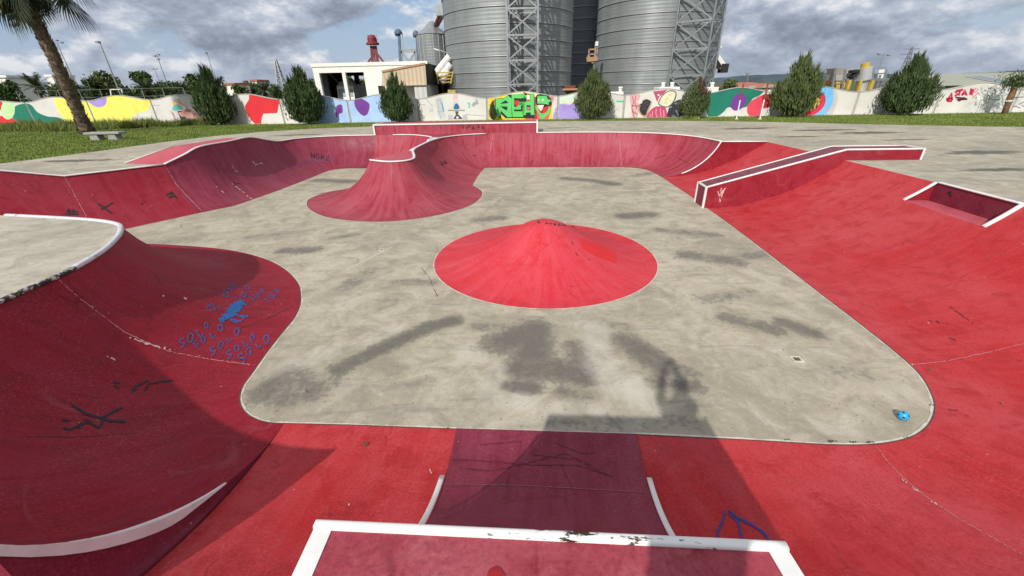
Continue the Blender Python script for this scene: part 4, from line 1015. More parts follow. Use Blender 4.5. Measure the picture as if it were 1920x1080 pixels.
wshape(z5([(630, 660), (690, 700), (740, 760), (720, 790), (660, 750)]), (.66, .42, .34), 4, 'painted_hand'); wshape(z5([(428, 640), (455, 640), (470, 740), (490, 745), (480, 690), (460, 660)]), (.64, .45, .42), 3, 'painted_hand')
wshape(z5([(452, 600), (490, 578), (545, 590), (540, 620), (490, 632), (455, 630)]), (.12, .48, .46), 4, 'painted_can'); wshape(z5([(455, 560), (485, 552), (495, 575), (465, 585)]), (.75, .6, .1), 5, 'painted_can')
wshape(z5([(790, 745), (850, 800), (750, 805)]), (.05, .05, .05), 4, 'painted_cuff', False)
wshape([(467, 170), (526, 175), (523, 195), (520, 212), (494, 213), (491, 221), (489, 236), (478, 233), (471, 225), (462, 212), (459, 199), (467, 186)], RED, 1, smooth=False)
wshape([(598, 168), (756, 165), (744, 200), (742, 240), (598, 240)], SKY_, 1, smooth=False)
z8 = Zm(480, 50, 5.142)
wshape(z8([(775, 770), (805, 750), (830, 760), (835, 825), (805, 840), (795, 870), (770, 870), (768, 820)]), PUR, 2)
wshape(z8([(950, 710), (1000, 690), (1050, 710), (1090, 740), (1095, 780), (1075, 840), (1040, 860), (1000, 835), (960, 780)]), PUR, 2)
z7 = Zm(780, 160, 12)
wshape(z7([(440, 290), (500, 255), (580, 285), (600, 400), (640, 580), (665, 760), (520, 760), (470, 560), (436, 420)]), (.50, .52, .55), 1, 'painted_board'); wshape(z7([(535, 335), (600, 430), (635, 600), (600, 560), (570, 430)]), (.12, .32, .48), 2, 'painted_board')
wlines([z7([(470, 300), (500, 420), (520, 600), (560, 750)]), z7([(560, 300), (500, 350)]), z7([(480, 600), (620, 590)])], (.28, .29, .31), .8)
wshape(z7([(720, 548), (1100, 548), (1100, 580), (720, 580)]), (.30, .29, .28), 1, 'painted_board', False); wshape(z7([(880, 585), (960, 585), (945, 650), (1045, 740), (1040, 760), (850, 760), (850, 730), (900, 660)]), (.07, .06, .07), 2, 'painted_board', False)
for x in (720, 1050): wshape(z7([(x, 665), (x+95, 660), (x+110, 770), (x, 770)]), (.42, .43, .46), 2, 'painted_wheel', False)
wshape(z7(ell(932, 725, 26, 26)[:-1]), (.7, .7, .7), 3, 'painted_wheel')
wshape(z7([(850, 530), (870, 440), (910, 405), (955, 440), (975, 525)]), (.02, .13, .30), 3); wshape(z7([(830, 205), (945, 195), (945, 310), (830, 320)]), (.72, .42, .42), 1, smooth=False); wshape(z7([(840, 325), (960, 330), (955, 430), (845, 430)]), (.55, .55, .62), 1, smooth=False)
wshape(z7([(1150, 395), (1210, 385), (1220, 490), (1170, 505), (1190, 450)]), (.10, .58, .42), 1); wshape(z7([(1250, 440), (1300, 370), (1340, 385), (1350, 330), (1300, 290), (1385, 320), (1405, 420), (1340, 440), (1290, 492)]), (.30, .33, .37), 1, smooth=False)
wlines([z7([(60, 440), (220, 435)]), z7([(310, 580), (320, 535), (370, 530), (375, 580), (310, 585)]), z7([(1120, 650), (1300, 670), (1560, 690)]), z7([(20, 520), (100, 560), (60, 700)]), z7([(60, 350), (120, 420), (30, 500)]), z7([(220, 300), (380, 470)])], (.33, .32, .31), .8)
# green lettering panel
g8 = Zm(900, 160, 10.8)
wshape(g8([(135, 100), (1466, 60), (1466, 760), (135, 760)]), (.78, .60, .04), 1, 'graffiti_ground', False)
wshape(g8([(560, 120), (1380, 120), (1400, 230), (560, 260)]), (.78, .72, .40), 2, 'graffiti_ground', False)
wshape(g8([(1090, 330), (1440, 300), (1450, 420), (1400, 640), (1290, 760), (1100, 760)]), (.62, .10, .10), 2, 'graffiti_ground'); wshape(g8([(880, 130), (1160, 250), (1150, 720), (920, 720)]), (.60, .06, .06), 2, 'graffiti_ground', False)
wshape(g8([(300, 270), (480, 255), (570, 190), (920, 165), (1100, 170), (1110, 665), (390, 668), (370, 640), (330, 560), (300, 400)]), BLK, 3, 'graffiti_shadow', False)
GR = (.10, .55, .13)
wshape(g8([(318, 275), (470, 268), (560, 200), (640, 270), (632, 460), (650, 640), (560, 645), (420, 510), (405, 640), (335, 632), (318, 470)]), GR, 4, 'graffiti_letter', False)
wshape(g8([(400, 375), (520, 300), (580, 360), (440, 372)]), BLK, 5, 'graffiti_letter', False); wshape(g8([(410, 425), (560, 430), (550, 510), (500, 490)]), BLK, 5, 'graffiti_letter', False); wshape(g8([(420, 575), (520, 672), (430, 680)]), (.78, .60, .04), 5, 'graffiti_letter', False)
wshape(g8([(640, 190), (720, 180), (900, 172), (930, 255), (820, 262), (690, 258), (690, 430), (745, 440), (780, 345), (900, 345), (900, 540), (870, 640), (660, 640), (640, 460)]), GR, 4, 'graffiti_letter', False)
wshape(g8([(695, 310), (790, 305), (775, 420), (740, 428), (700, 370)]), RED, 5, 'graffiti_letter', False); wshape(g8([(690, 488), (830, 488), (830, 405), (862, 405), (862, 525), (695, 525)]), BLK, 6, 'graffiti_letter', False)
wshape(g8([(780, 335), (940, 335), (945, 255), (870, 250), (915, 200), (950, 205), (1015, 330), (1020, 178), (1090, 178), (1098, 600), (1030, 600), (1025, 545), (930, 555), (925, 600), (860, 600), (865, 400), (780, 400)]), GR, 4, 'graffiti_letter', False)
wshape(g8([(945, 190), (1010, 190), (1010, 300), (950, 300)]), (.74, .70, .5), 5, 'graffiti_letter', False); wshape(g8([(950, 285), (1005, 285), (1000, 325), (955, 325)]), RED, 6, 'graffiti_letter', False)
wshape(g8([(940, 400), (1030, 405), (1020, 440), (1020, 505), (950, 500)]), BLK, 6, 'graffiti_letter', False); wshape(g8([(955, 440), (1010, 440), (1005, 492), (958, 492)]), (.65, .15, .2), 7, 'graffiti_letter', False)
wshape(g8([(1150, 195), (1365, 200), (1450, 270), (1450, 340), (1420, 420), (1150, 400)]), BLK, 3, 'graffiti_shadow'); wshape(g8([(1163, 215), (1345, 212), (1375, 285), (1430, 285), (1430, 330), (1385, 345), (1400, 395), (1290, 372), (1160, 370)]), GR, 4, 'graffiti_letter', False)
wshape(g8([(1115, 425), (1165, 418), (1180, 510), (1250, 575), (1350, 545), (1395, 430), (1425, 480), (1400, 570), (1310, 640), (1290, 700), (1215, 660), (1200, 600), (1150, 520)]), GR, 4, 'graffiti_letter'); wshape(g8([(1200, 440), (1300, 400), (1375, 400), (1365, 500), (1265, 560), (1200, 510)]), BLK, 3, 'graffiti_shadow')
wshape(g8([(1265, 470), (1370, 410), (1360, 510), (1270, 560)]), RED, 5, 'graffiti_letter'); wshape(g8([(1165, 400), (1300, 395), (1240, 530), (1190, 480)]), (.74, .62, .55), 5, 'graffiti_letter', False)
for x in (1190, 1275): wshape(g8(ell(x, 300, 17, 26)[:-1]), (.7, .75, .7), 5, 'graffiti_letter'); wshape(g8(ell(x+4, 312, 7, 11)[:-1]), BLK, 6, 'graffiti_letter')
wshape(g8([(1385, 230), (1490, 235), (1485, 300), (1440, 330), (1445, 270)]), (.68, .22, .25), 4); wshape(g8([(240, 335), (280, 285), (312, 330), (300, 365)]), RED, 4); wshape(g8([(180, 390), (240, 360), (300, 380), (230, 460)]), (.22, .40, .12), 4)
# panels right of the lettering
wshape([(1043, 226), (1040.5, 208), (1045.5, 198), (1054, 195.3), (1068, 196), (1080, 192.5), (1098, 199), (1118, 226)], LIL, 1); wshape([(1049, 182), (1078, 175), (1080, 189), (1050, 193)], (.60, .74, .62), 1, smooth=False); wshape([(1050, 193), (1080, 189), (1080, 191), (1050, 195)], (.8, .72, .3), 2, smooth=False)
z6 = Zm(1140, 150, 9.6)
wshape(z6([(150, 368), (285, 372), (285, 402), (150, 400)]), (.05, .52, .24), 1, smooth=False); wlines([z6([(30, 410), (35, 480)]), z6([(50, 410), (75, 440), (45, 470)]), z6([(110, 405), (90, 440), (120, 470)])], (.25, .25, .25), .8)
wshape(z6([(395, 275), (575, 262), (555, 380), (600, 430), (540, 520), (545, 600), (520, 690), (440, 700), (415, 480)]), (.62, .36, .38), 1, 'painted_figure')
wlines([z6([(440, 290), (460, 400), (430, 500), (470, 690)]), z6([(500, 280), (480, 400), (520, 520)]), z6([(420, 460), (560, 470)]), z6([(430, 560), (540, 620)])], (.36, .10, .13), 1.6); wshape(z6([(520, 380), (600, 360), (620, 410), (560, 440)]), (.72, .62, .6), 3)
wshape(z6([(590, 400), (680, 338), (775, 375), (785, 430), (735, 560), (700, 660), (610, 650), (545, 560), (560, 480)]), (.42, .28, .18), 1); wshape(z6([(612, 395), (690, 350), (765, 385), (755, 440), (700, 560), (685, 625), (625, 630), (570, 550), (580, 480)]), (.02, .02, .022), 2)
wlines([z6([(600, 480), (720, 440)]), z6([(590, 540), (700, 500)]), z6([(630, 420), (740, 400)])], (.10, .10, .11), .8)
wshape(z6([(812, 205), (1070, 175), (985, 260), (925, 300), (885, 400)]), (.45, .07, .15), 1, smooth=False); wshape(z6(ell(910, 270, 22, 16)[:-1]), (.7, .65, .65), 2)
wshape(z6([(905, 400), (970, 280), (1080, 195), (1200, 195), (1235, 270), (1185, 400), (1080, 490), (980, 487), (920, 450)]), (.10, .11, .14), 2); wshape(z6([(925, 400), (985, 290), (1085, 212), (1190, 212), (1212, 270), (1165, 390), (1075, 472), (985, 466), (937, 440)]), (.72, .68, .46), 3)
wlines([z6(ell(1060, 330, 26, 20)), z6(ell(1110, 270, 18, 12)), z6(ell(1040, 410, 22, 14)), z6(ell(1120, 370, 14, 12))], (.55, .50, .26), .8, 5)
wshape(z6([(715, 720), (740, 570), (850, 482), (960, 480), (1045, 520), (1045, 720)]), (.48, .06, .14), 1); wlines([z6([(800, 560), (790, 690)]), z6([(870, 520), (860, 600), (880, 690)]), z6([(940, 510), (950, 690)]), z6([(1000, 540), (1005, 690)]), z6([(760, 620), (750, 690)])], (.66, .28, .34), 1.8)
wshape(z6([(1070, 720), (1080, 560), (1130, 450), (1260, 360), (1345, 400), (1360, 720)]), (.022, .026, .032), 1); wlines([z6([(1110, 500), (1150, 480)]), z6([(1220, 540), (1270, 640)]), z6([(1200, 430), (1250, 410)]), z6([(1150, 640), (1230, 680)])], (.22, .24, .27), 2.2)
z3 = Zm(1180, 0, 4.319)
wshape(z3([(640, 760), (760, 725), (900, 700), (1090, 710), (1060, 770), (1000, 800), (960, 860), (880, 875), (800, 870), (760, 910), (690, 955), (638, 945), (632, 860)]), GRN, 1)
wshape(z3([(820, 850), (850, 780), (900, 755), (947, 790), (930, 860), (870, 895), (835, 885)]), PUR, 2); wshape(z3([(952, 885), (975, 830), (1050, 780), (1120, 762), (1160, 770), (1170, 820), (1150, 862), (1080, 880), (1055, 940), (1010, 955), (965, 930)]), (.68, .06, .10), 2)
wshape([(1430, 178), (1447, 178), (1449, 186), (1446, 198), (1432, 202)], (.66, .02, .04), 2)
z7b = Zm(1440, 90, 7.2)
wshape(z7b([(500, 500), (870, 510), (935, 600), (940, 690), (910, 800), (855, 950), (480, 950)]), (.50, .47, .47), 1, 'painted_ring', False); wshape(z7b([(500, 500), (860, 510), (890, 620), (885, 690), (865, 760), (800, 865), (735, 950), (440, 950)]), (.16, .46, .80), 2, 'painted_ring', False)
wshape(z7b([(500, 600), (740, 610), (775, 700), (745, 800), (640, 890), (530, 908), (460, 900)]), (.62, .03, .06), 3, 'painted_ring'); wshape(z7b([(500, 640), (680, 660), (700, 730), (655, 800), (560, 850), (480, 840)]), (.70, .50, .15), 4, 'painted_ring'); wshape(z7b([(760, 825), (820, 820), (825, 845), (780, 850)]), (.5, .33, .27), 3)
z9 = Zm(1680, 100, 7.7125)
wshape(z9([(820, 900), (985, 740), (1180, 655), (1240, 450), (1660, 520), (1540, 900)]), (.56, .57, .54), 1, smooth=False); wshape(z9([(1180, 600), (1250, 640), (1270, 740), (1220, 760), (1180, 690)]), (.74, .73, .70), 2)
AR = [z9([(730, 690), (770, 640), (800, 570), (810, 680)]), z9([(725, 660), (820, 650)]), z9([(740, 690), (810, 690)]), z9([(900, 540), (855, 560), (890, 590), (850, 620)]), z9([(870, 545), (970, 525)]), z9([(925, 540), (905, 610)]), z9([(950, 610), (1000, 530), (1020, 610)]), z9([(960, 585), (1020, 580)]), z9([(1070, 600), (1090, 510), (1115, 520), (1080, 600)])]
wlines(AR, (.50, .02, .07), 4.2, 3); wlines([z9([(1100, 620), (1150, 500), (1190, 520), (1140, 570), (1190, 570), (1110, 640)])], (.62, .18, .26), 1.8, 3)
wlines([z9([(860, 640), (930, 640), (880, 670), (1030, 660)]), z9([(900, 690), (1000, 640), (920, 650)])], (.10, .01, .03), 3.4, 4)
wlines([z9(ell(1380, 570, 60, 70)), z9([(1340, 510), (1400, 480), (1470, 490)]), z9(ell(1470, 560, 50, 55)), z9([(1520, 500), (1590, 520), (1540, 560), (1600, 600), (1510, 610)]), z9([(1330, 660), (1480, 670)]), z9([(1390, 540), (1450, 520), (1420, 590)]), z9([(1480, 540), (1545, 515)])], (.16, .16, .17), .9, 4)
wlines([z9([(1780, 740), (1851, 700), (1900, 690)]), z9([(1690, 640), (1850, 630)]), z9([(1700, 760), (1800, 790)]), z9([(1820, 740), (1840, 770), (1900, 770)])], (.14, .14, .2), 1.6, 3); wshape(z9([(1680, 680), (1760, 660), (1800, 700), (1740, 790), (1670, 760)]), (.52, .51, .52), 1)

# ------------------------------------------------------------------ vegetation
def leaf_mat(name, c, var=.5, sc=1.3):
    g = G(name, .75, 0, .2); w = g.coord('World'); n = g.noise(w, sc, 4, .65); n2 = g.noise(w, sc*9, 2, .5)
    k = g.ramp(n, [(.3, tuple(x*(1-var) for x in c)), (.5, c), (.7, tuple(x*(1+var) for x in c))])
    g.col(g.mix(g.ramp(n2, [(.35, .5), (.6, 0)]), k, tuple(x*.55 for x in c))); return g.m
M['thuja'] = leaf_mat('conifer_foliage', (.058, .092, .032)); M['thuja2'] = leaf_mat('olive_conifer_foliage', (.088, .118, .042)); M['thuja_dry'] = leaf_mat('dry_conifer_foliage', (.085, .058, .04))
M['bark'] = plain('bark', (.10, .075, .055), .9, 0, .45, 9); M['tree'] = leaf_mat('broadleaf_foliage', (.06, .10, .025), .6, .5); M['tree2'] = leaf_mat('pale_broadleaf_foliage', (.10, .13, .045), .5, .5)
M['palm'] = leaf_mat('palm_frond', (.055, .085, .03), .5, .8); M['skirt'] = leaf_mat('dead_palm_skirt', (.035, .024, .014), .5, .8)
def shrub_mesh(seed, hgt, wid, n=5200, tip=1.):
    """dense upright conifer: thousands of slim sprays leaning up and outwards, clumped into plumes"""
    r = np.random.default_rng(seed); npl = 30
    # plumes start near the stem and curve up and out to the outline
    pa = r.uniform(0, 2*math.pi, npl); pe = np.r_[np.linspace(.42, .90, npl-4)+r.normal(0, .05, npl-4), [.97, 1., .94, .9]]; 
    k = r.integers(0, npl, n); t = r.random(n)**.8; zz = pe[k]*t
    R_ = wid*.5*np.interp(pe, [.35, .5, .65, .8, .92, 1], [1.0, 1.0, .86, .58, .28, .08])*(.86+.24*r.random(npl))
    base_r = R_[k]*np.interp(t, [0, .15, .4, .75, 1], [.30, .66, .96, 1.02, .93])
    sp = wid*.085*np.interp(t, [0, .3, .7, 1], [1.2, 1.25, .9, .22])
    p = np.stack([np.cos(pa[k])*base_r+r.normal(0, 1, n)*sp, np.sin(pa[k])*base_r+r.normal(0, 1, n)*sp, hgt*(zz+.03)+r.normal(0, .02, n)*hgt], 1)
    m2 = n//3                                               # leafy core and lower skirt
    tc_ = r.random(m2); rc = wid*.5*np.interp(tc_, [0, .08, .3, .55, .8, 1], [.45, .78, .95, .82, .45, .08])*np.sqrt(r.random(m2)); ac = r.uniform(0, 6.283, m2)
    p[:m2] = np.stack([np.cos(ac)*rc, np.sin(ac)*rc, hgt*(.02+.9*tc_)], 1)
    out = p[:, :2]/(np.hypot(p[:, 0], p[:, 1])[:, None]+.2)
    d = np.stack([out[:, 0]*.22+r.normal(0, .20, n), out[:, 1]*.22+r.normal(0, .20, n), .95+r.normal(0, .15, n)], 1); d /= np.linalg.norm(d, axis=1)[:, None]
    L = (.17+.20*r.random(n))*hgt/4.3*(1+.6*(t > .85)*tip); s = np.cross(d, r.normal(0, 1, (n, 3))); s /= np.linalg.norm(s, axis=1)[:, None]; W = .042*hgt/4.3*(.7+.6*r.random(n))
    a = p-d*L[:, None]*.4; b = p+s*W[:, None]; c = p+d*L[:, None]; e = p-s*W[:, None]
    V = np.concatenate([a, b, c, e]); i = np.arange(n)
    return V, np.stack([i, i+n, i+2*n, i+3*n], 1)
def shrub(px, base_py, wpx, top_py, seed, label, mat='thuja', gap=1.5, dry=None, group='conifer shrubs along the wall'):
    l, _ = wall_l(px, base_py); x, y, _ = wall_xyz(l, 0, gap); sc = Vector((x, y, 1.55)); v = ray(px, base_py); x = v[0]/v[1]*y
    zt = atY(px, top_py, y)[2]; hgt = zt-1.55; wid = wpx/F*float(np.dot(np.array([x, y, 1.5])-EYE, FW))
    q = root('conifer_shrub', label, 'shrub', (x, y, 1.55), group)
    V, Q = shrub_mesh(seed, hgt*.97, wid*(.86-.14*abs(px-960)/900), int(7000*max(.5, hgt/4.2)))
    V = V+np.array([0, 0, .12])
    if dry:
        cz = V[:len(Q)*4].reshape(4, -1, 3).mean(0); sel = (cz[:, 2] > hgt*.62) & (cz[:, 0] > -.05*wid)
        mesh_np('foliage', V, Q[~sel], M[mat], q); mesh_np('dry_foliage', V, Q[sel], M['thuja_dry'], q)['label'] = 'brown withered top of the shrub'
    else: mesh_np('foliage', V, Q, M[mat], q)
    MB().tube([(0, 0, -.05), (.02, .01, .25), (0, .03, hgt*.5), (.03, 0, hgt*.85)], [.09, .08, .05, .015], 7).build('trunk', M['bark'], q)
shrub(416, 237, 66, 126, 1, 'tall dark conifer shrub beside the painted spray can hand', 'thuja')
shrub(579, 235, 76, 128, 2, 'broad dark green conifer shrub at the left end of the pale blue mural', 'thuja')
shrub(748, 230, 60, 141, 3, 'narrow conifer shrub at the right end of the pale blue mural', 'thuja')
shrub(1110, 224, 66, 132, 4, 'olive green egg shaped conifer shrub in front of the lilac mural shape', 'thuja2')
shrub(1299, 222, 56, 149, 5, 'conifer shrub with a brown dried top beside the dark green mural', 'thuja2', dry=True)
shrub(1484, 219, 84, 104, 6, 'largest conifer shrub with spiky top in front of the painted target rings', 'thuja2')
shrub(1686, 216, 94, 106, 7, 'wide rounded conifer shrub between two plain white wall panels', 'thuja')
shrub(925, 226, 16, 193, 8, 'small sapling growing in front of the green graffiti lettering', 'thuja2', .9)
# weed tuft under the dried shrub and beside the tall weeds
def tuft(px, py, r, h, n, seed, label):
    p = at(px, py, 1.56); g_ = np.random.default_rng(seed); a = g_.uniform(0, 6.28, n); rr = np.sqrt(g_.random(n))*r
    P_ = np.stack([np.cos(a)*rr, np.sin(a)*rr, np.zeros(n)], 1)
    q = root('weed_clump', label, 'weeds', tuple(p)); o = blades('stems', P_, h*(.4+.6*g_.random(n))*(1-.5*rr/r), M['weed'], seed, .035); o.parent = q
tuft(255, 240, 1.1, 1.2, 900, 21, 'bushy clump of tall green weeds at the end of the yellow mural')
tuft(1292, 223, .7, .45, 260, 22, 'low green weed clump under the dried conifer shrub')

def blob_tree(name, px, top_py, wpx, Y, seed, label, mat='tree', cat='tree', group='trees beyond the wall', trunk=True, n=None, squash=1.):
    r = np.random.default_rng(seed); zt = atY(px, top_py, Y)[2]; v = ray(px, 170); x = v[0]/v[1]*Y; zb = 1.5
    wid = wpx/F*float(np.dot(np.array([x, Y, 3])-EYE, FW)); hgt = max(1.5, zt-zb)
    q = root(name, label, cat, (x, Y, zb), group); nc = 16
    cz = hgt*(.30+.62*r.random(nc)); cr = wid*.24*(.7+.6*r.random(nc)); ca = r.uniform(0, 6.28, nc); rad = wid*.34*np.sqrt(r.random(nc))*(1-.5*np.clip((cz/hgt-.6)/.4, 0, 1))
    C_ = np.stack([np.cos(ca)*rad, np.sin(ca)*rad, np.minimum(cz, hgt-cr*.8)*squash], 1); n = n or 1700; k = r.integers(0, nc, n)
    d = r.normal(0, 1, (n, 3)); d /= np.linalg.norm(d, axis=1)[:, None]; p = C_[k]+d*(cr[k]*(.55+.5*r.random(n)))[:, None]; p[:, 2] = np.maximum(p[:, 2], .1)
    s1 = r.normal(0, 1, (n, 3)); s2 = np.cross(s1, r.normal(0, 1, (n, 3))); s1 /= np.linalg.norm(s1, axis=1)[:, None]; s2 /= np.linalg.norm(s2, axis=1)[:, None]; L = (.05+.05*r.random(n))[:, None]*wid*.75
    V = np.concatenate([p-s1*L, p+s2*L*.6, p+s1*L, p-s2*L*.6]); i = np.arange(n)
    mesh_np('crown', V, np.stack([i, i+n, i+2*n, i+3*n], 1), M[mat], q)
    if trunk:
        m_ = MB().tube([(0, 0, 0), (.1, 0, hgt*.35), (0, .1, hgt*.7)], [wid*.04, wid*.03, wid*.012], 6)
        for j in range(4): m_.tube([(.05, 0, hgt*.3), tuple(C_[j])], [wid*.02, wid*.006], 5)
        m_.build('trunk', M['bark'], q)
    return q
def frond_mesh(m_, base, az, up, L, droop, rng, leaf=.32, nl=13, w=.05):
    """feather frond: arching rib with paired leaflets"""
    pts = []; d = Vector((math.cos(az)*math.cos(up), math.sin(az)*math.cos(up), math.sin(up))); p = Vector(base)
    for i in range(9):
        pts.append(p.copy()); d.z -= droop/8; d.normalize(); p = p+d*L/8
    m_.tube(pts, [w*(1-i/10)*.5 for i in range(9)], 4, False)
    for i in range(nl):
        t = .15+.85*i/nl; j = min(7, int(t*8)); f = t*8-j; q = pts[j].lerp(pts[min(8, j+1)], f); dd = (pts[j+1]-pts[j]).normalized(); sd = dd.cross(Vector((0, 0, 1))).normalized()
        for s in (-1, 1):
            l = leaf*L*(1-.55*abs(t-.45))*rng.uniform(.8, 1.1); tip = q+(sd*s*.75+dd*.55-Vector((0, 0, .28))).normalized()*l
            m_.add([q-dd*w*1.1, q+dd*w*1.1, tip], [(0, 1, 2)])
def feather_palm(px, top_py, wpx, Y, seed, label, skirt=True, trunkfrac=.45):
    rng = random.Random(seed); v = ray(px, 170); x = v[0]/v[1]*Y; zt = atY(px, top_py, Y)[2]; wid = wpx/F*float(np.dot(np.array([x, Y, 3])-EYE, FW)); hgt = zt-1.5; th = max(.5, hgt-wid*.42)
    q = root('palm_tree', label, 'palm tree', (x, Y, 1.5), 'palms beyond the wall'); m_ = MB()
    for k in range(30): frond_mesh(m_, (0, 0, th), k*2.4+rng.uniform(-.3, .3), rng.uniform(-.1, 1.35), wid*.5*rng.uniform(.85, 1.1), rng.uniform(.5, 1.2), rng, .34, 11, wid*.012)
    m_.build('fronds', M['palm'], q)
    MB().tube([(0, 0, 0), (.05, 0, th*.5), (0, 0, th)], [wid*.05, wid*.04, wid*.045], 8).build('trunk', M['bark'], q)
    if skirt:
        m_ = MB()
        for k in range(40): frond_mesh(m_, (0, 0, th*.98), rng.uniform(0, 6.28), rng.uniform(-1.2, -.2), wid*.26*rng.uniform(.7, 1.1), .9, rng, .4, 7, wid*.012)
        m_.build('dead_fronds', M['skirt'], q)
for a in [(72, 138, 52, 60, 1, 'large feather palm with a dark dead skirt, far left above the green mural', True), (276, 147, 44, 66, 2, 'feather palm behind the right end of the yellow mural', True), (312, 152, 44, 62, 3, 'feather palm just left of the tallest spray can mural shrub', True),
          (345, 151, 36, 74, 4, 'small feather palm above the painted spray can', False), (420, 142, 18, 105, 5, 'slim tall palm on a bare trunk right of the first shrub', False), (496, 151, 42, 82, 6, 'feather palm beside the lattice pylon', True), (160, 158, 30, 70, 7, 'low palm to the right of the leaning palm trunk', False)]: feather_palm(*a[:5], a[5], a[6])
for a in [('tree', 14, 153, 48, 62, 31, 'round dark bush at the far left edge beyond the wall', 'tree'), ('tree', 132, 150, 44, 88, 32, 'green tree behind the leaning palm trunk', 'tree'), ('tree', 213, 137, 66, 100, 33, 'pale loose tree behind the thin lamp post', 'tree2'), ('tree', 172, 146, 26, 96, 34, 'small green tree left of the pale loose tree', 'tree'),
          ('tree', 272, 135, 46, 92, 35, 'tall leafy tree rising behind two feather palms', 'tree'), ('tree', 366, 139, 46, 84, 36, 'bright green tree half hidden by the first shrub', 'tree'), ('tree', 450, 158, 34, 86, 37, 'low rounded tree between the first two shrubs', 'tree'), ('tree', 516, 158, 30, 96, 38, 'distant tree at the foot of the lattice pylon', 'tree'),
          ('tree', 588, 148, 30, 90, 39, 'tree peeping out left of the white canopy building', 'tree'), ('tree', 655, 143, 46, 96, 40, 'tree seen through the open bay of the white building', 'tree'), ('tree', 674, 150, 40, 102, 47, 'second tree seen through the open bay, further right', 'tree2'), ('bush', 170, 166, 26, 61, 41, 'dark rounded bush behind the yellow mural', 'thuja'), ('bush', 240, 165, 20, 63, 42, 'small dark bush at the top of the yellow mural', 'thuja'),
          ('bush', 1366, 150, 38, 48, 43, 'yellow green bush behind the dark green mural', 'tree2'), ('tree', 100, 160, 40, 78, 44, 'low green tree between the palm trunk and the large palm', 'tree2'), ('tree', 398, 152, 30, 110, 45, 'faint distant tree behind the first shrub', 'tree2'), ('tree', 318, 156, 60, 110, 48, 'far tree mass behind the lamp posts', 'tree'), ('tree', 470, 154, 44, 120, 49, 'far pale tree between shrub and pylon', 'tree2')]:
    blob_tree(a[0], a[1], a[2], a[3], a[4], a[5], a[6], a[7], a[0])

